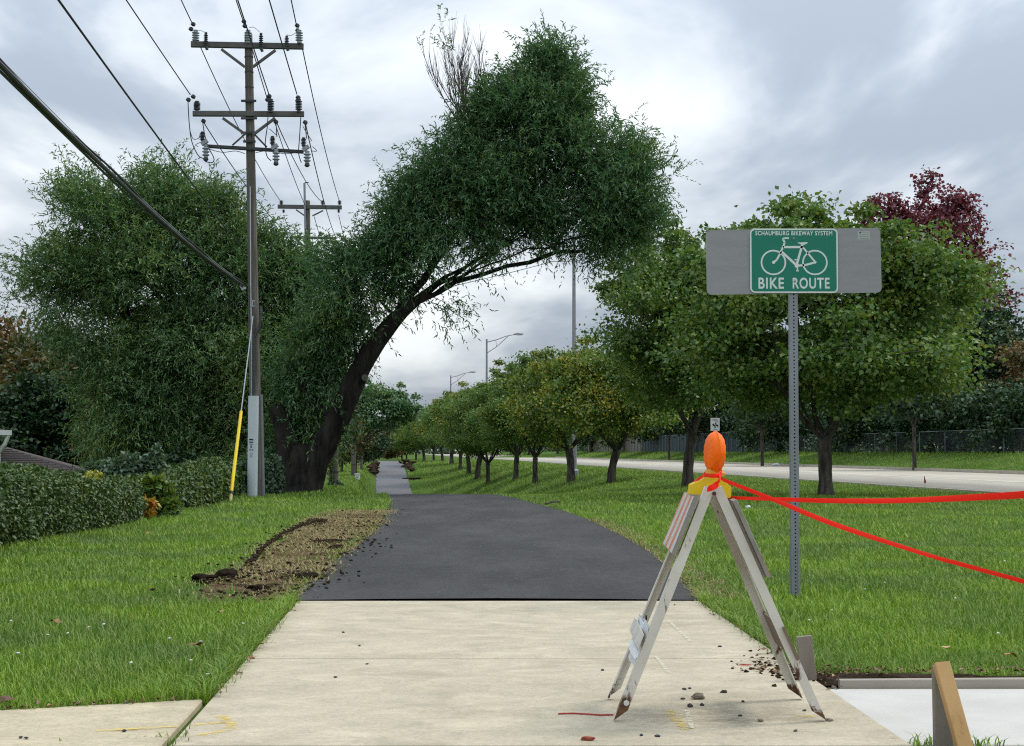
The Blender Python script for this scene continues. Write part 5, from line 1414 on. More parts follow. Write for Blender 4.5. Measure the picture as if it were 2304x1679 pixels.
def on_face(L, t, y, off): q_ = L[0].lerp(L[1], t) + L[3] * off; return Vector((q_.x, y, q_.z))
MB().prism([on_face(n_, .702, YB0 - .013, .0445), on_face(f_, .702, YB1 + .028, .0445), on_face(f_, .943, YB1 + .028, .0445), on_face(n_, .943, YB0 - .013, .0445)], n_[3] * .0015).obj('striped_face', M_STRIPE, bl_)
br_, orr = face_board('r', .60, .93, M_BOARDBACK, .014)
n2_, f2_ = LG_['nr'], LG_['fr']
MB().prism([on_face(n2_, .602, YB0 - .013, .0445), on_face(f2_, .602, YB1 + .028, .0445), on_face(f2_, .928, YB1 + .028, .0445), on_face(n2_, .928, YB0 - .013, .0445)], n2_[3] * .0015).obj('striped_face', M_STRIPE, br_)
face_board('r', .26, .40, plain('bare_brown_board', (.20, .15, .105), (.12, .09, .065), 8, .9, 0, .4, 30, .004), .010, off=.006, name='lower_board')
face_board('l', .30, .36, M_LEG, .006, name='lower_rail')
# hinge bolts at the two apexes
for q_ in (aN, aF): MB().lathe(q_ + Vector((0, -.03, -.02)), [(.007, .01), (.007, .06)], 8, (0, 1, 0)).obj('hinge_bolt', plain('rusty_bolt', (.10, .05, .03), (.06, .03, .02), 20, .8) if 'rusty_bolt' not in bpy.data.materials else bpy.data.materials['rusty_bolt'], bar)
MB().beam(aN + Vector((0, .02, -.012)), aF + Vector((0, -.02, -.012)), .03, .03).obj('top_bar', M_LEG, bar)
# warning light: yellow battery case straddling the top bar, orange lens above
yc = 5.80
def PX(x, y, Y=yc): return P(x, y, Y)
light = MB()
case_pts = [(1600, 1070), (1618, 1072), (1646, 1096), (1645, 1120), (1631, 1122), (1612, 1096), (1606, 1094), (1586, 1114), (1554, 1111), (1556, 1091)]
cs = light.prism([PX(*p) for p in case_pts], (0, .10, 0)).obj('battery_case', M_YEL, bar)
MB().prism([PX(*p) + Vector((0, -.004, 0)) for p in [(1553, 1107), (1586, 1110), (1586, 1114), (1553, 1112)]], (0, .108, 0)).obj('case_rim', M_YEL, cs)
lc = P(1608, 1018, yc + .05); R_ = 44.5 / PPM(yc + .05)
prof = []
for i in range(17):
    a = math.pi * i / 16; prof.append((max(.002, math.sin(a)) ** .55 * R_, -math.cos(a) * .033))
o = MB(); o.lathe((0, 0, 0), prof, 40, (1, 0, 0))
# moulded ribs and the central seam of the two half lenses
vv = []
for (x, y, z) in o.v:
    r_ = math.hypot(y, z); a = math.atan2(z, y)
    k_ = 1.0 + (.06 if abs(x) < .004 and r_ > R_ * .9 else 0)
    zz2 = z * 1.03 if z > 0 else z * 1.06
    vv.append((x * (1 + .06 * math.cos(a * 14) * min(1, r_ / R_)), y * k_, zz2 * k_))
o.v = vv
Mr = Matrix.Rotation(math.radians(9), 3, 'Z') @ Matrix.Rotation(math.radians(2), 3, 'Y')
o.v = [tuple(Mr @ Vector(p) + lc) for p in o.v]
lens = o.obj('warning_lens', M_ORANGE, bar, True)
MB().lathe(P(1607, 1072, yc + .05), [(.040, 0), (.042, .012), (.030, .028)], 12).obj('lens_collar', plain('dull_yellow_collar', (.62, .30, .015), (.5, .25, .012), 6, .5), lens)
MB().tube([Mr @ Vector((0, R_ * 1.02 * math.cos(a), R_ * 1.05 * math.sin(a))) + lc for a in np.linspace(-.9, math.pi + .9, 30)], .0035, 6).obj('lens_seam', M_ORANGE, lens)
# torn white sheeting flapping from the lower left rail
M_SHEET = plain('crumpled_white_plastic', (.62, .63, .63), (.50, .52, .54), 12, .45, 0, .6, 22, .01, .4)
sh = empty('torn_sheet', P(1430, 1440, 5.95), 'torn white plastic sheet hanging from the left legs of the barricade', 'plastic sheet')
g_ = []
nu, nv = 9, 12
for j in range(nv):
    for i in range(nu):
        u, w = i / (nu - 1), j / (nv - 1)
        x = 1441 - 25 * w + u * (24 - 10 * w * w) ; y = 1381 + w * 96 + u * 26
        Yd = 6.12 - .43 * u + .02 * math.sin(6 * w + 4 * u) + .012 * math.sin(17 * w + 2 * u)
        g_.append(P(x + 1.6 * math.sin(9 * w + 5 * u) - 3, y + 2 * math.sin(7 * u), Yd))
MB().add(g_, [(j * nu + i, j * nu + i + 1, (j + 1) * nu + i + 1, (j + 1) * nu + i) for j in range(nv - 1) for i in range(nu - 1)]).obj('sheet', M_SHEET, sh, True)
MB().add([P(1438, 1386, 6.05), P(1462, 1420, 5.72), P(1458, 1426, 5.70), P(1440, 1412, 5.9), P(1446, 1432, 5.85), P(1442, 1438, 5.85)], [(0, 1, 2, 3), (0, 3, 4, 5)]).obj('flap', M_SHEET, sh)
MB().add([P(1415, 1443, 6.0), P(1423, 1440, 5.98), P(1441, 1474, 5.72), P(1428, 1484, 5.72), P(1416, 1462, 5.9)], [(0, 1, 2, 3, 4)]).obj('folded_edge', plain('bright_white_plastic', (.74, .74, .72), None, 5, .4), sh)
MB().box(P(1454, 1390, 5.9), (.006, .006, .018)).obj('black_clip', mk, sh)

# ------------------------------------------------------------------ red flagging tape
M_TAPE = plain('red_flagging_tape', (.97, .018, .008), (.93, .03, .012), 6, .5, spec=.15)
def ribbon(pts, ws, tw=None, fold=.25):
    """pts world points, ws half widths; a shallow V section with slow twist"""
    n = len(pts); vs = []
    for i, p in enumerate(pts):
        p = Vector(p); d = (Vector(pts[min(i + 1, n - 1)]) - Vector(pts[max(i - 1, 0)])).normalized()
        a = tw[i] if tw is not None else 0
        upv = Vector((0, 0, 1)); s_ = d.cross(upv).normalized(); u_ = s_.cross(d)
        e = u_ * math.cos(a) + s_ * math.sin(a); f__ = s_ * math.cos(a) - u_ * math.sin(a)
        vs += [p + e * ws[i], p + f__ * ws[i] * fold, p - e * ws[i], p - f__ * ws[i] * .12]
    fs = [(4 * i + j, 4 * i + (j + 1) % 4, 4 * (i + 1) + (j + 1) % 4, 4 * (i + 1) + j) for i in range(n - 1) for j in range(4)]
    return MB().add(vs, fs + [(0, 1, 2, 3), tuple(range(4 * n - 4, 4 * n))[::-1]])
def interp(ks, n):
    ks = np.array(ks, float); t = np.linspace(0, len(ks) - 1, n); i = np.minimum(t.astype(int), len(ks) - 2); f = (t - i)[:, None]
    p0 = ks[np.maximum(i - 1, 0)]; p1 = ks[i]; p2 = ks[i + 1]; p3 = ks[np.minimum(i + 2, len(ks) - 1)]
    return .5 * ((2 * p1) + (p2 - p0) * f + (2 * p0 - 5 * p1 + 4 * p2 - p3) * f ** 2 + (3 * p1 - p0 - 3 * p2 + p3) * f ** 3)
def tape(name, label, keys, loops=()):
    k_ = interp(keys, 60); pts = [P(a, b, y) for a, b, y, w in k_]; ws = [w / 2 / PPM(y) for a, b, y, w in k_]
    tw = [.25 * math.sin(i * .17) for i in range(60)]
    root = empty(name, pts[0], label, 'flagging tape')
    ribbon(pts, ws, tw).obj('ribbon', M_TAPE, root, True)
    for lp in loops:
        kk = interp(lp, 28); ribbon([P(a, b, y) for a, b, y, w in kk], [w / 2 / PPM(y) for a, b, y, w in kk], [.3 * math.sin(i * .5) for i in range(28)]).obj('knot_loop', M_TAPE, root, True)
    return root
tape('flagging_tape', 'level red tape running from behind the yellow case to the right', [(1628, 1117, 5.86, 6), (1645, 1120, 5.80, 7), (1760, 1124, 5.5, 9), (1880, 1127, 5.25, 11), (1990, 1127, 5.05, 12), (2092, 1124, 4.9, 13), (2200, 1119, 4.75, 15), (2304, 1113, 4.62, 17), (2450, 1101, 4.45, 18), (2700, 1078, 4.2, 19)])
tape('flagging_tape', 'red tape sloping down to the right from its knot round the orange lens', [(1606, 1068, 5.77, 7), (1622, 1076, 5.72, 8), (1640, 1085, 5.68, 9), (1745, 1126, 5.45, 10), (1880, 1181, 5.2, 11), (2081, 1247, 4.9, 9), (2170, 1272, 4.8, 10), (2304, 1309, 4.65, 11), (2450, 1352, 4.5, 14), (2650, 1412, 4.3, 15)],
     [[(1584, 1068, 5.80, 8), (1600, 1071, 5.72, 9), (1618, 1069, 5.72, 10), (1624, 1062, 5.80, 8), (1608, 1060, 5.92, 8), (1588, 1062, 5.90, 8), (1584, 1068, 5.80, 8)],
      [(1620, 1066, 5.70, 11), (1619, 1080, 5.62, 13), (1611, 1092, 5.60, 14), (1598, 1099, 5.60, 13), (1591, 1103, 5.62, 8)],
      [(1586, 1070, 5.78, 7), (1575, 1076, 5.82, 6), (1562, 1085, 5.88, 6), (1554, 1092, 5.93, 4)],
      [(1622, 1064, 5.74, 10), (1621, 1074, 5.68, 11), (1616, 1084, 5.64, 9)]])

# ------------------------------------------------------------------ new slab with its timber forms
M_LUM = plain('weathered_grey_lumber', (.38, .34, .28), (.26, .23, .19), 5, .9, 0, .5, 40, .004, .15, (.25, 1, 1), (.32, .30, .26), 7, .58, .75)
M_LUM2 = plain('fresh_orange_lumber', (.47, .30, .135), (.36, .215, .09), 4, .85, 0, .5, 30, .003, .15, (.6, .6, .3), (.16, .085, .035), 9, .60, .72)
M_LUM3 = plain('grey_stake_wood', (.26, .225, .185), (.15, .13, .11), 8, .9, 0, .6, 40, .004, .15, (1, 1, .2))
ns = empty('new_concrete_slab', (2.6, 6.0, 0)); ns['kind'] = 'structure'
MB().slab([(1.357, 5.36), (4.6, 5.36), (4.6, 6.61), (1.330, 6.61)], -.13, -.026, .004).obj('slab', M_NEWCONC, ns)
def lumber(name, a, b, w, h, mat, label, cat='form board', up=(0, 0, 1)):
    c = (Vector(a) + Vector(b)) / 2
    o = MB().beam(Vector(a) - c, Vector(b) - c, w, h, up, .003).obj(name, mat); o.location = c; tag(o, label, cat); return o
lumber('form_board', (1.40, 6.64, -.035), (4.6, 6.66, -.015), .038, .09, M_LUM, 'long grey form board along the back of the fresh white slab')
lumber('form_board', (1.36, 5.325, -.075), (4.6, 5.325, -.070), .038, .10, M_LUM, 'form board along the front of the fresh white slab')
sA = GP(1832, 1512); lumber('wood_stake', (1.292, 6.70, -.10), (1.262, 6.70, .186), .066, .03, M_LUM3, 'upright grey stake at the back corner of the slab by the grass', 'stake', (0, 1, 0))
bt = P(2118, 1494, 5.22); bb_ = P(2180, 1720, 5.02)
lumber('wood_stake', (P(2122, 1500, 5.27).x, 5.275, -.3), (P(2120, 1500, 5.27).x, 5.275, P(2120, 1498, 5.27).z), .062, .035, M_LUM3, 'grey stake behind the orange brace, nailed to the front form board', 'stake', (0, 1, 0))
lumber('wood_brace', bb_, bt, .052, .034, M_LUM2, 'leaning orange lumber brace in front of the slab at the lower right', 'brace', (0, -1, .5))

# ------------------------------------------------------------------ torn turf beside the path
dirt_px = [(420, 1338), (455, 1300), (505, 1290), (560, 1268), (590, 1232), (640, 1200), (690, 1168), (770, 1150), (865, 1148), (905, 1150), (890, 1168), (840, 1200), (800, 1232), (775, 1262), (760, 1296), (745, 1308), (690, 1324), (655, 1345), (600, 1352), (540, 1345), (470, 1345)]
dirt = [tuple(GP(x, y, .0).xy) for x, y in dirt_px]
dx, dy = np.array(dirt).min(0) - .2, np.array(dirt).max(0) + .2
gx, gy = np.meshgrid(np.arange(dx[0], dy[0], .035), np.arange(dx[1], dy[1], .06))
ins = inpoly(gx.ravel(), gy.ravel(), dirt).reshape(gx.shape)
# distance to outline
pts_ = np.array(dirt); seg_a, seg_b = pts_, np.roll(pts_, -1, 0)
def dist_poly(x, y):
    p = np.stack([x, y], -1)[..., None, :]; ab = seg_b - seg_a; t = np.clip(((p - seg_a) * ab).sum(-1) / (ab * ab).sum(-1), 0, 1)
    return np.linalg.norm(p - (seg_a + t[..., None] * ab), axis=-1).min(-1)
dd = dist_poly(gx, gy) * np.where(ins, 1, -1)
h_ = np.stack([gx * 7, gy * 4, np.zeros_like(gx)], -1)
gz = G(gx, gy) - .045 + .03 * sstep(-.03, .10, dd) + .016 * sstep(0, .2, dd) * (wob(h_, 1.0, 2.0) + .6 * wob(h_, 2.7, 5.0))
gz = np.where(gx - xpath(gy) > -wpath(gy) / 2 - .03, G(gx, gy) - .09, gz)
idx = np.arange(gx.size).reshape(gx.shape)
F = np.stack([idx[:-1, :-1], idx[:-1, 1:], idx[1:, 1:], idx[1:, :-1]], -1).reshape(-1, 4)
o = link('bare_soil', np_mesh('bare_soil', np.stack([gx, gy, gz], -1).reshape(-1, 3), F, M_STRAWSOIL, True)); o['kind'] = 'structure'
def clod_mesh(seed, r):
    q_ = np.random.default_rng(seed); import bmesh
    bm = bmesh.new(); bmesh.ops.create_icosphere(bm, subdivisions=3, radius=1.0)
    ph_ = q_.random(6) * 6
    for v_ in bm.verts:
        p = np.array(v_.co); k_ = 1 + .42 * wob(p, 2.1, ph_[0]) + .30 * wob(p, 5.1, ph_[1]); v_.co = Vector(p * k_ * r)
    me = bpy.data.meshes.new('clod'); bm.to_mesh(me); bm.free(); return me
def lump(name, px, py, size, mat, label, cat, group=None, squash=.55, seed=1, stretch=1.4, z=None, rz=None):
    g = GP(px, py); me = clod_mesh(seed, 1.0); me.materials.append(mat); me.name = name
    o = bpy.data.objects.new(name, me); COL.objects.link(o)
    zb = g1(g.x, g.y) if z is None else z
    o.scale = (size * stretch, size, size * squash); o.location = (g.x, g.y, zb + size * squash * .55); o.rotation_euler.z = (seed * 1.7) % 6.28 if rz is None else rz
    tag(o, label, cat, group); return o
lump('soil_clod', 455, 1308, .062, M_SOIL, 'dark torn sod clod at the left tip of the dead turf patch', 'clod', None, .5, 3, 1.5, rz=0)
lump('soil_clod', 505, 1304, .072, M_SOIL, 'second dark sod clod, upright, beside the left tip of the patch', 'clod', None, .62, 4, 1.1)
lump('soil_clod', 735, 1222, .075, M_SOIL, 'long flat dark slab of sod near the asphalt edge', 'clod', None, .35, 5, 2.6, rz=.05)
lump('soil_clod', 756, 1236, .055, M_SOIL, 'small dark clod at the asphalt edge below the flat sod slab', 'clod', None, .6, 6, 1.6)
lump('soil_clod', 692, 1302, .055, M_SOIL, 'black clod with pale bits at the near end of the patch', 'clod', None, .6, 7, 1.5)
lump('soil_clod', 722, 1176, .06, M_SOIL, 'dark clod at the far top of the torn turf', 'clod', None, .5, 8, 2.2, rz=.1)
lump('soil_clod', 575, 1326, .045, M_SOIL, 'low dark clod in the straw at the near side of the patch', 'clod', None, .45, 9, 1.8, rz=.2)
lump('wood_chip', 570, 1267, .022, plain('pale_chip', (.50, .34, .20), None, 6, .8), 'pale wood chip lying on the bare soil', 'wood chip', None, .6, 10, 2.2, rz=.1)
lump('soil_clod', 660, 1290, .085, plain('brown_bare_soil', (.062, .046, .034), (.045, .033, .024), 12, 1, 0, 1, 50, .02, .05), 'broad brown bare soil hump in the middle of the patch', 'clod', None, .16, 12, 2.6, rz=.15)
# dark cut edge of the turf: a chain of crumbs
r = np.random.default_rng(101)
def crumbs(name, P0, sizes, mat, seed):
    r_ = np.random.default_rng(seed); n = len(P0)
    t_ = np.array([[1, 0, 0], [-1, 0, 0], [0, 1, 0], [0, -1, 0], [0, 0, 1], [0, 0, -1.0]])
    fa = np.array([[0, 2, 4], [2, 1, 4], [1, 3, 4], [3, 0, 4], [2, 0, 5], [1, 2, 5], [3, 1, 5], [0, 3, 5]])
    q_ = unit(r_.normal(size=(n, 4))); w_, x_, y_, z_ = q_.T
    R = np.stack([np.stack([1 - 2 * (y_ * y_ + z_ * z_), 2 * (x_ * y_ - z_ * w_), 2 * (x_ * z_ + y_ * w_)], -1), np.stack([2 * (x_ * y_ + z_ * w_), 1 - 2 * (x_ * x_ + z_ * z_), 2 * (y_ * z_ - x_ * w_)], -1), np.stack([2 * (x_ * z_ - y_ * w_), 2 * (y_ * z_ + x_ * w_), 1 - 2 * (x_ * x_ + y_ * y_)], -1)], 1)
    J = t_[None] * (.6 + .8 * r_.random((n, 6, 1)))
    J = np.einsum('nij,nkj->nki', R, J) * np.array([1.25, 1.0, .7]) * np.asarray(sizes)[:, None, None]
    V = P0[:, None, :] + J; V[..., 2] += np.asarray(sizes)[:, None] * .35
    F = (np.arange(n)[:, None, None] * 6 + fa[None]).reshape(-1, 3)
    o = link(name, np_mesh(name, V.reshape(-1, 3), F, mat)); o['kind'] = 'stuff'; return o
ed = []
ek = [(560, 1274), (590, 1240), (632, 1207), (668, 1186), (700, 1174), (735, 1175)]
for i in range(len(ek) - 1):
    for j in range(150):
        t = r.random(); x = ek[i][0] + (ek[i + 1][0] - ek[i][0]) * t; y = ek[i][1] + (ek[i + 1][1] - ek[i][1]) * t
        g = GP(x + r.normal() * 2.5, y + r.normal() * 2.0); ed.append((g.x, g.y, g1(g.x, g.y) + .0 + .03 * r.random()))
for i in range(500):
    k_ = r.integers(len(dirt)); g = np.array(dirt[k_]) * .35 + .65 * np.array(dirt[(k_ + r.integers(1, 9)) % len(dirt)]) + r.normal(size=2) * .15
    ed.append((g[0], g[1], g1(*g) + .02))
crumbs('soil_crumbs', np.array(ed), .006 + .014 * r.random(len(ed)), M_SOIL, 5)
# crumbs spilled on the asphalt edge
ac = []
for i in range(45):
    y_ = 10.3 + 9 * r.random() ** 1.7; s_ = -1 if r.random() < .65 else 1
    x_ = xpath(y_) + s_ * (wpath(y_) / 2 - abs(r.normal()) * .16); ac.append((x_, y_, g1(float(xpath(y_)), y_) + .012))
crumbs('asphalt_crumbs', np.array(ac), .003 + .008 * r.random(len(ac)) ** 2, M_DARK, 6)
M_STRAW = leafmat('dry_straw', [(.32, .25, .11), (.24, .175, .08), (.40, .32, .16), (.15, .105, .05), (.20, .20, .07)], None, trans=.15)
def blades(name, p, h, w, lean, mat, seed, kind='stuff', tri=False):
    r_ = np.random.default_rng(seed); n = len(p)
    a = r_.random(n) * 6.28; d = np.stack([np.cos(a), np.sin(a), np.zeros(n)], -1); sd_ = np.stack([-d[:, 1], d[:, 0], np.zeros(n)], -1)
    # blades mostly show their flat side
    h = h[:, None]; w = w[:, None]; le = lean[:, None]
    up = np.array([0, 0, 1.0])
    m_ = p + up * h * .6 + d * h * le * .35; t = p + up * h * (1 - .25 * le) + d * h * le
    V = np.stack([p - sd_ * w / 2, p + sd_ * w / 2, m_ + sd_ * w * .42, m_ - sd_ * w * .42, t], 1)
    if tri:
        V = np.stack([p - sd_ * w / 2, p + sd_ * w / 2, t], 1); F = np.arange(n * 3).reshape(-1, 3)
        o = link(name, np_mesh(name, V.reshape(-1, 3), F, mat)); o['kind'] = kind; return o
    b = np.arange(n)[:, None] * 5
    F = np.concatenate([b + [0, 1, 2], b + [0, 2, 3], b + [3, 2, 4]], 1).reshape(-1, 3)
    o = link(name, np_mesh(name, V.reshape(-1, 3), F, mat)); o['kind'] = kind; return o
def scatter_poly(n, poly, r_, grow=0.0):
    a = np.array(poly); lo, hi = a.min(0) - grow, a.max(0) + grow; q_ = lo + (hi - lo) * r_.random((n, 2)); m_ = inpoly(q_[:, 0], q_[:, 1], poly)
    if grow: m_ |= dist_poly(q_[:, 0], q_[:, 1]) < grow * r_.random(n) ** 2
    return q_[m_]
q2 = scatter_poly(26000, dirt, r, .14)
f_ = wob(np.stack([q2[:, 0] * 3, q2[:, 1] * 1.6, 0 * q2[:, 0]], -1), 1.0, 9.0)
q2 = q2[f_ + .28 * r.normal(size=len(q2)) > .10]
px_ = q2[:, 0] - xpath(q2[:, 1]); onp = px_ > -wpath(q2[:, 1]) / 2 + .12 * np.abs(r.normal(size=len(q2)))
q2 = q2[~onp]
P_ = np.stack([q2[:, 0], q2[:, 1], G(q2[:, 0], q2[:, 1]) + .012], -1)
n = len(P_); blades('dead_grass', P_ - np.array([0, 0, .006]), .018 + .026 * r.random(n), .004 + .005 * r.random(n), 1.6 + 1.8 * r.random(n), M_STRAW, 8)

# ------------------------------------------------------------------ living grass
M_GRASS = NT('grass_blades'); g = M_GRASS.n('ShaderNodeNewGeometry'); rnd = g.outputs['Random Per Island']
v = M_GRASS.coord()
pt1 = M_GRASS.noise(v, .75, 4, .6, .3)
cA = M_GRASS.ramp(rnd, [(.0, (.105, .215, .012)), (.35, (.172, .308, .018)), (.7, (.238, .374, .026)), (1.0, (.33, .41, .065))])
cB = M_GRASS.ramp(rnd, [(.0, (.075, .150, .022)), (.5, (.120, .210, .036)), (1.0, (.215, .285, .080))])
col = M_GRASS.mix(M_GRASS.ramp(pt1, [(.40, 0.0), (.62, 1.0)]), cA, cB)
dry = M_GRASS.ramp(M_GRASS.noise(v, 1.9, 5, .65), [(.55, 0.0), (.75, .6)])
col = M_GRASS.mix(M_GRASS.math('MULTIPLY', dry, M_GRASS.math('GREATER_THAN', rnd, .45)), col, (.30, .32, .10))
d_ = M_GRASS.n('ShaderNodeBsdfDiffuse'); M_GRASS.l(col, d_.inputs[0]); t_ = M_GRASS.n('ShaderNodeBsdfTranslucent'); M_GRASS.l(col, t_.inputs[0])
a_ = M_GRASS.n('ShaderNodeMixShader'); a_.inputs[0].default_value = .3; M_GRASS.l(d_.outputs[0], a_.inputs[1]); M_GRASS.l(t_.outputs[0], a_.inputs[2])
gl = M_GRASS.n('ShaderNodeBsdfGlossy'); gl.inputs['Roughness'].default_value = .5; b_ = M_GRASS.n('ShaderNodeMixShader'); b_.inputs[0].default_value = .03
M_GRASS.l(a_.outputs[0], b_.inputs[1]); M_GRASS.l(gl.outputs[0], b_.inputs[2]); M_GRASS.l(b_.outputs[0], M_GRASS.out.inputs[0]); M_GRASS = M_GRASS.m
def lawn_mask(x, y, edge=0.0):
    t = x - xpath(y); m_ = np.abs(t) > wpath(y) / 2 + edge
    m_ |= y < 10.2
    pl = -1.147 + (y - 5.14) * (-1.415 + 1.147) / 5.06; pr2 = 1.345 + (y - 5.3) * (1.235 - 1.345) / 4.9
    m_ &= ~((y < 10.24) & (x > pl - edge) & (x < pr2 + edge))
    m_ &= ~((x < -1.15) & (y < 6.2 + (x + 1.21) * .36 + edge * .7))
    m_ &= ~((x > 1.2) & (y < 6.74))
    m_ &= x + SL * y < RN - .2
    m_ &= ~((x > 1.30) & (x < 6) & (y < 6.74 + .09 + .05 * np.sin(x * 5) + .10 * sstep(2.3, 2.9, x)))
    return m_
r = np.random.default_rng(55)
NG = 340000
yv = np.exp(np.log(5.2) + (np.log(62) - np.log(5.2)) * r.random(NG)); xv = (r.random(NG) * 2 - 1) * (.40 * yv + .5)
keep = lawn_mask(xv, yv, .02 * r.normal(size=NG) - .01)
dmask = inpoly(xv, yv, dirt); near_d = np.full(NG, 9.0); near_d[dmask] = dist_poly(xv[dmask], yv[dmask])
keep &= ~(dmask & (r.random(NG) > .05 + .45 * np.exp(-near_d / .10))) 
xv, yv = xv[keep], yv[keep]; n = len(xv)
zv = G(xv, yv) - .028
clump = .75 + .35 * wob(np.stack([xv * 2.3, yv * 1.9, 0 * xv], -1), 2.0, 4.0) + .35 * r.random(n)
edge_l = np.exp(-np.abs(np.minimum(np.abs(np.abs(xv - xpath(yv)) - wpath(yv) / 2), np.abs(np.where(yv < 10.4, np.minimum(np.abs(xv + 1.3), np.abs(xv - 1.28)), 9)))) / .12)
hh = (.036 + .035 * edge_l) * (.5 + .5 * clump) * (1 + .012 * yv); hh = np.clip(hh, .02, .14)
ww = np.clip(.0042 * np.maximum(1, yv / 8.0), .004, .03) * (.7 + .6 * r.random(n))
le_ = .25 + .8 * r.random(n); P_ = np.stack([xv, yv, zv], -1)
for msk, tr_ in ((yv < 17, False), (yv >= 17, True)): blades('grass', P_[msk], hh[msk] + .02, ww[msk] * (1.2 if tr_ else 1), le_[msk], M_GRASS, 9, tri=tr_)
m = 5200; yv = 10.3 + 12 * r.random(m) ** 1.5; sd_ = np.where(r.random(m) < .8, 1, -1); tv = wpath(yv) / 2 - .03 + np.abs(r.normal(size=m)) * .13
xv = xpath(yv) + sd_ * tv
blades('dead_grass', np.stack([xv, yv, G(xv, yv) - .005], -1), .02 + .03 * r.random(m), .004 + .004 * r.random(m), 1.2 + 1.5 * r.random(m), M_STRAW, 18)
m = 90000; yv = np.exp(np.log(60) + np.log(178 / 60) * r.random(m)); tv = -9 + 27 * r.random(m); xv = xpath(yv) + tv
k_ = (np.abs(tv) > wpath(yv) / 2 + .05) & (xv + SL * yv < RN - .3); xv, yv = xv[k_], yv[k_]; m = len(xv)
blades('grass', np.stack([xv, yv, G(xv, yv) - .07], -1), .10 + .08 * r.random(m), yv * .0005 * (.6 + .6 * r.random(m)), .3 + .8 * r.random(m), M_GRASS, 19, tri=True)
m = 26000; yv = np.exp(np.log(62) + np.log(240 / 62) * r.random(m)); cv = RF + .4 + 6.5 * r.random(m); xv = cv - SL * yv
blades('grass', np.stack([xv, yv, G(xv, yv) - .07], -1), .10 + .08 * r.random(m), yv * .0005 * (.6 + .6 * r.random(m)), .3 + .8 * r.random(m), M_GRASS, 20, tri=True)
# a few taller blades hanging over the concrete edge
m = 2600; yv = 6.0 + 4.4 * r.random(m); sd_ = r.random(m) < .5
xv = np.where(sd_, -1.147 + (yv - 5.14) * -.053 - .01 - .05 * r.random(m), 1.345 + (yv - 5.3) * -.0224 + .01 + .05 * r.random(m))
k_ = lawn_mask(xv, yv, 0); xv, yv = xv[k_], yv[k_]; n = len(xv)
blades('edge_grass', np.stack([xv, yv, np.full(n, -.03)], -1), .07 + .07 * r.random(n), .0045 + .002 * r.random(n), .5 + .9 * r.random(n), M_GRASS, 10)
# tufts right at the lower edge of the picture
q_ = []
for (cx_, cy_, n_, sx_, sy_) in ((2140, 1676, 150, .10, .05), (345, 1672, 26, .05, .03), (160, 1676, 4, .02, .02)):
    g = GP(cx_, cy_, -.03); q_ += [(g.x + r.normal() * sx_, g.y - .05 + r.normal() * sy_ * .6, -.04) for _ in range(n_)]
q_ = np.array(q_); n = len(q_)
blades('grass_tufts', q_, .03 + .045 * r.random(n), .004 + .003 * r.random(n), .3 + .8 * r.random(n), M_GRASS, 11)
# clover heads
M_CLOV = plain('clover_white', (.72, .72, .66), None, 5, .8)
cl_ = [(25, 1396), (41, 1468), (152, 1424), (108, 1427), (233, 1404), (381, 1436), (451, 1442), (294, 1490), (430, 1484), (466, 1516), (548, 1402), (199, 1410), (1820, 1394), (1945, 1325), (1872, 1372), (2245, 1424), (1990, 1310), (1706, 1340), (2150, 1345), (2260, 1262), (1800, 1160), (2178, 1142)]
cp = np.array([(*GP(x, y, .05).xy, .045) for x, y in cl_]); crumbs('clover_heads', cp, np.full(len(cp), .0085), M_CLOV, 12)
# soil and leaf litter strip behind the rear form board and along the pad edge
V = []; 
for x in np.arange(1.2, 4.8, .06): V += [(x, 6.665, -.02), (x, 6.70, .015 + .012 * math.sin(x * 17)), (x, 6.86 + .05 * math.sin(x * 5) + .10 * float(sstep(2.3, 2.9, x)), .0)]
n3 = len(V) // 3
o = MB().add(V, [(3 * i + a, 3 * i + 3 + a, 3 * i + 4 + a, 3 * i + 1 + a) for i in range(n3 - 1) for a in (0, 1)]).obj('soil_strip', M_SOIL); o['kind'] = 'structure'
M_LITTER = leafmat('dry_fallen_leaves', [(.16, .075, .035), (.10, .055, .03), (.30, .16, .07), (.055, .035, .022), (.20, .13, .07)], None, trans=.1)
lp = []
for i in range(420): x_ = 1.22 + 3.2 * r.random() ** 1.4; lp.append((x_, 6.69 + .16 * r.random(), .02 + .02 * r.random()))
for i in range(200): lp.append((1.25 + .15 * r.normal() * .6, 6.98 + .25 * r.normal() * .7, .004 + .012 * r.random()))
for i in range(120): y_ = 6.3 + 3.9 * r.random(); lp.append((padR(y_) + .02 + .03 * r.normal(), y_, .004))
for i in range(120): y_ = 6.2 + 3.9 * r.random(); lp.append((padL(y_) - .01 + .02 * r.normal(), y_, .004))
for i in range(60): x_ = -2.0 + .75 * r.random(); lp.append((x_, 6.2 + (x_ + 1.21) * .36 + .02 * r.normal(), .006))
lp = np.array(lp); n = len(lp)
lf = leaf_geo(lp, np.concatenate([r.normal(size=(n, 2)), .15 * r.normal(size=(n, 1))], 1), np.concatenate([.35 * r.normal(size=(n, 2)), np.ones((n, 1))], 1), .012 + .022 * r.random(n) ** 1.5, .009 + .012 * r.random(n), .18, .1)
o = link('leaf_litter', np_mesh('leaf_litter', *lf, M_LITTER)); o['kind'] = 'stuff'
pc = [(1.25 + .17 * r.normal() * .5, 7.0 + .17 * r.normal(), .0) for _ in range(190)]
crumbs('mulch_crumbs', np.array(pc), .004 + .009 * r.random(len(pc)), M_SOIL, 14)

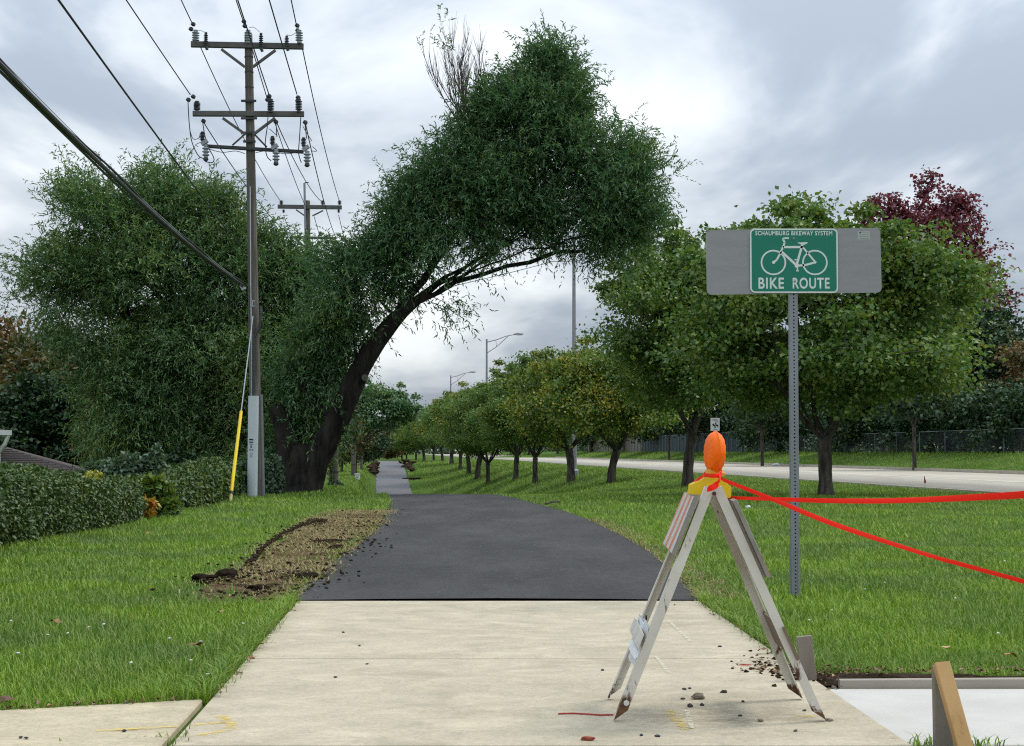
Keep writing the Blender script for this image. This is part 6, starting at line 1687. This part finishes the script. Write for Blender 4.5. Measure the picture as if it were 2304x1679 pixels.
# ------------------------------------------------------------------ small things lying about
M_STONE = plain('grey_brown_stone', (.26, .215, .16), (.16, .13, .10), 18, .9, 0, .5, 60, .003)
M_DSTONE = plain('dark_stone', (.075, .065, .058), (.045, .04, .036), 18, .9, 0, .5, 60, .003)
lump('stone', 1569, 1573, .019, M_STONE, 'largest grey-brown stone on the concrete between the barricade legs', 'stone', None, .75, 21, 1.3, 0, .2)
lump('stone', 1553, 1591, .0105, M_DSTONE, 'dark squarish stone just below the largest stone', 'stone', None, .8, 22, 1.1, 0)
lump('stone', 1579, 1588, .0075, M_DSTONE, 'small dark stone right of the squarish one', 'stone', None, .8, 23, 1.0, 0)
lump('stone', 1628, 1559, .010, M_DSTONE, 'dark reddish stone upper right of the largest stone', 'stone', None, .7, 24, 1.4, 0, 2.6)
lump('stone', 1711, 1624, .0095, M_STONE, 'pale brown stone lying by the near white leg, left of it', 'stone', None, .7, 25, 1.3, 0)
lump('stone', 1866, 1623, .0105, M_STONE, 'pale stone right of the right front foot of the barricade', 'stone', None, .7, 26, 1.3, 0)
lump('stone', 1876, 1534, .010, M_STONE, 'little pebble on the corner of the fresh white slab', 'stone', None, .8, 27, 1.1, -.03)
PGp = 'tiny dark crumbs on the concrete'
proto = None
for i, (x, y) in enumerate(((773, 1424), (809, 1454), (280, 1646), (1478, 1658), (1443, 1656), (1666, 1612), (1671, 1580), (1810, 1600), (1541, 1552), (1552, 1550), (1536, 1574), (755, 1525), (826, 1495), (1460, 1362), (1518, 1362), (1620, 1456), (1355, 1509), (1790, 1646), (60, 1662), (47, 1660))):
    if proto is None: proto = lump('crumb', x, y, .0065, M_DARK, 'tiny black crumb lying on the pale concrete', 'crumb', PGp, .7, 31, 1.3, 0)
    else:
        c = proto.copy(); COL.objects.link(c); g = GP(x, y); c.location = (g.x, g.y, .0025); c.rotation_euler.z = i * 1.9
        c.scale = tuple(q_ * (.7 + .5 * rng.random()) for q_ in proto.scale)
# fallen leaves one can pick out
def fallen(px, py, L, cols, label, z=.06, seed=0):
    g = GP(px, py, z); r_ = np.random.default_rng(seed); n_ = 14; vs = [(0, 0, .006)]
    for i in range(n_):
        a = 2 * math.pi * i / n_; k_ = (1.0 if i % 2 == 0 else .62) * (.85 + .3 * r_.random()); vs.append((L * .5 * k_ * math.cos(a), L * .38 * k_ * math.sin(a), .35 * L * (math.cos(2 * a) * .25 + .15 * r_.random())))
    o = MB().add(vs, [(0, i + 1, (i + 1) % n_ + 1) for i in range(n_)]).obj('fallen_leaf', plain('leaf_%d' % seed, cols, tuple(c_ * .6 for c_ in cols), 30, .8))
    o.location = (g.x, g.y, z); o.rotation_euler = (.2, .1, seed * 1.3); tag(o, label, 'leaf'); return o
fallen(124, 1398, .085, (.30, .16, .07), 'tan dry leaf on the left lawn', .06, 1)
fallen(440, 1450, .08, (.26, .12, .06), 'reddish brown leaf on the left lawn near the concrete edge', .06, 2)
fallen(497, 1376, .06, (.28, .20, .07), 'small yellowish leaf on the lawn below the dead turf', .06, 3)
fallen(14, 1575, .085, (.14, .07, .045), 'dark brown curled leaf at the sidewalk edge, far lower left', .02, 4)
fallen(566, 1480, .05, (.30, .13, .07), 'small russet leaf where a concrete joint meets the grass', .02, 5)
fallen(2276, 1474, .085, (.50, .22, .09), 'bright orange-brown leaf on the soil behind the form board', .05, 6)
fallen(2130, 1457, .055, (.58, .40, .20), 'pale tan leaf standing in the grass above the form board', .07, 7)
fallen(1713, 1462, .06, (.26, .11, .05), 'brown leaf on the mulch at the right edge of the concrete', .02, 8)
fallen(335, 1200, .10, (.30, .20, .05), 'yellow-brown leaf on the lawn in front of the hedge', .07, 9)
# litter
M_LIT = plain('white_litter', (.72, .74, .74), (.60, .63, .63), 10, .6)
lump('litter', 1682, 1147, .032, M_LIT, 'crumpled white scrap on the lawn right of the barricade', 'litter', None, .8, 41, 1.3, .03, .1)
D_l = (RF - .6) * FPX / ((1744 - CX) + SL * FPX); o = lump('litter', 1744, 1100, .14, M_LIT, 'white scrap in the gutter at the far side of the road', 'litter', None, .7, 42, 1.5, .02, .3); o.location = ((1744 - CX) * D_l / FPX, D_l, .08)
# red marker flag by the road
D_f = 39.0; fx = (2079 - CX) * D_f / FPX; fb_ = Vector((fx, D_f, g1(fx, D_f)))
mf = empty('marker_flag', fb_, 'small dark red marker flag on a wire by the road edge', 'flag')
MB().tube([fb_, fb_ + Vector((0, 0, .36))], .004, 5).obj('wire', M_STEEL, mf)
ft = P(2080, 1070, D_f); MB().prism([(ft.x - .01, D_f, fb_.z + .37), (ft.x + .055, D_f + .03, fb_.z + .20), (ft.x + .03, D_f + .02, fb_.z + .17), (ft.x - .01, D_f, fb_.z + .18)], (0, .002, 0)).obj('flag', plain('dark_red_plastic', (.26, .010, .022), None, 5, .6), mf)
# red wire and red scrap on the concrete
M_RED = plain('red_wire', (.42, .035, .025), (.30, .03, .02), 10, .5)
ws_ = [GP(x, y, .004) for x, y in ((1256, 1606), (1290, 1605), (1325, 1607), (1352, 1609), (1380, 1608))]
o = MB().tube([p - ws_[2] for p in ws_], .0032, 6).obj('wire_scrap', M_RED); o.location = ws_[2]; tag(o, 'thin red wire lying left of the barricade foot', 'wire')
lump('clay_scrap', 1322, 1666, .013, plain('brick_red', (.34, .09, .05), (.22, .06, .035), 20, .9), 'brick-red scrap on the concrete joint at the bottom', 'scrap', None, .6, 44, 1.8, 0, 0)
lump('rusty_scrap', 1676, 1497, .008, M_RED, 'short rusty red scrap at the edge of the mulch', 'scrap', None, .5, 45, 3.0, 0, 0)
# sod piled beside the far path
def sodpile(px, D, n, label, seed):
    x = (px - CX) * D / FPX; b = Vector((x, D, g1(x, D))); r_ = np.random.default_rng(seed); root = empty('sod_pile', b, label, 'sod pile')
    me = [clod_mesh(70 + seed * 5 + i, 1.0) for i in range(3)]
    for m_ in me: m_.materials.append(M_SOIL if True else M_SOIL); m_.name = 'sod_lump'
    for i in range(n):
        o = bpy.data.objects.new('sod_lump', me[i % 3]); COL.objects.link(o); o.parent = root
        yy_ = (i / n - .5) * 18; xx_ = -.09 * yy_
        gz_ = g1(x + xx_, D + yy_) - b.z
        o.location = (xx_ + r_.normal() * .28, yy_, gz_ + .06 + .22 * r_.random()); o.scale = (.22 + .2 * r_.random(), .25, .08 + .07 * r_.random()); o.rotation_euler = (r_.normal() * .15, r_.normal() * .25, r_.random() * 6)
    return root
sodpile(842, 139, 16, 'row of dark sod lumps along the left edge of the far path', 1)
sodpile(917, 146, 13, 'dark heap of sod at the right edge of the far path crest', 2)
lump('sod_lump', 925, 1066, .3, M_SOIL, 'single flat sod lump lying on the grass right of the far path', 'clod', None, .3, 46, 2.2, 0, .1)
ol_ = bpy.data.objects['sod_lump.%03d' % 29] if 'sod_lump.029' in bpy.data.objects else None
x = (925 - CX) * 126 / FPX; [setattr(o, 'location', (x, 126, g1(x, 126) + .05)) for o in bpy.data.objects if o.get('label', '').startswith('single flat sod')]
# twigs on the lawn
tw = [GP(x, y, .07) for x, y in ((1228, 1134), (1258, 1131))]; tw[1].z = .09
o = MB().tube([tw[0] - tw[0], (tw[1] - tw[0]) * .5 + Vector((0, 0, .02)), tw[1] - tw[0]], .02, 6).obj('fallen_twig', M_BARK); o.location = tw[0]; tag(o, 'dark twig lying on the lawn right of the path bend', 'twig')

# ------------------------------------------------------------------ paint sprayed on the concrete
def paint(name, strokes, w, colr, seed, lo=.42, hi=.56, fade=None):
    m_ = NT(name + '_paint'); v = m_.coord((1, 1, 1))
    a_ = m_.ramp(m_.noise(v, 32, 6, .75), [(lo, 0.0), (hi, .95)])
    uv = m_.n('ShaderNodeUVMap'); sp2 = m_.n('ShaderNodeSeparateXYZ'); m_.l(uv.outputs[0], sp2.inputs[0])
    e_ = m_.math('SUBTRACT', 1.0, m_.math('MULTIPLY', m_.math('ABSOLUTE', m_.math('SUBTRACT', sp2.outputs[0], .5)), 2.0))
    e_ = m_.ramp(e_, [(.05, 0.0), (.55, 1.0)])
    pb_ = m_.pbr(colr, .8, 0, None, .2); m_.l(m_.math('MULTIPLY', a_, e_), pb_.inputs['Alpha'])
    mbx = MB(); uvs = []
    for pts in strokes:
        g_ = [GP(x, y, .0) for x, y in pts]
        for a, b in zip(g_, g_[1:]):
            d = (b - a).normalized(); s_ = Vector((-d.y, d.x, 0)) * w
            z_ = Vector((0, 0, .0022))
            mbx.add([a - s_ + z_, a + s_ + z_, b + s_ + z_, b - s_ + z_], [(0, 1, 2, 3)]); uvs += [(0, 0), (1, 0), (1, 1), (0, 1)]
    me = mbx.mesh(name, m_.m); ul = me.uv_layers.new(name='UVMap')
    for i, q_ in enumerate(uvs): ul.data[i].uv = q_
    o = link(name, me); o['kind'] = 'structure'; return o
YELP = (.72, .50, .03)
paint('yellow_paint_arrow', [[(215, 1645), (300, 1641), (400, 1635)], [(430, 1633), (505, 1626)]], .021, YELP, 1, .38, .66)
paint('yellow_paint_mark', [[(498, 1612), (525, 1634)], [(445, 1656), (485, 1650), (528, 1636)]], .034, YELP, 2, .44, .70)
paint('yellow_paint_dab', [[(1505, 1600), (1545, 1645)], [(1780, 1612), (1830, 1612)]], .03, (.62, .45, .06), 3, .47, .62)
paint('white_chalk_line', [[(1502, 1396), (1553, 1444)], [(1476, 1478), (1505, 1516)], [(1545, 1600), (1556, 1640)]], .014, (.66, .61, .47), 4, .40, .60)
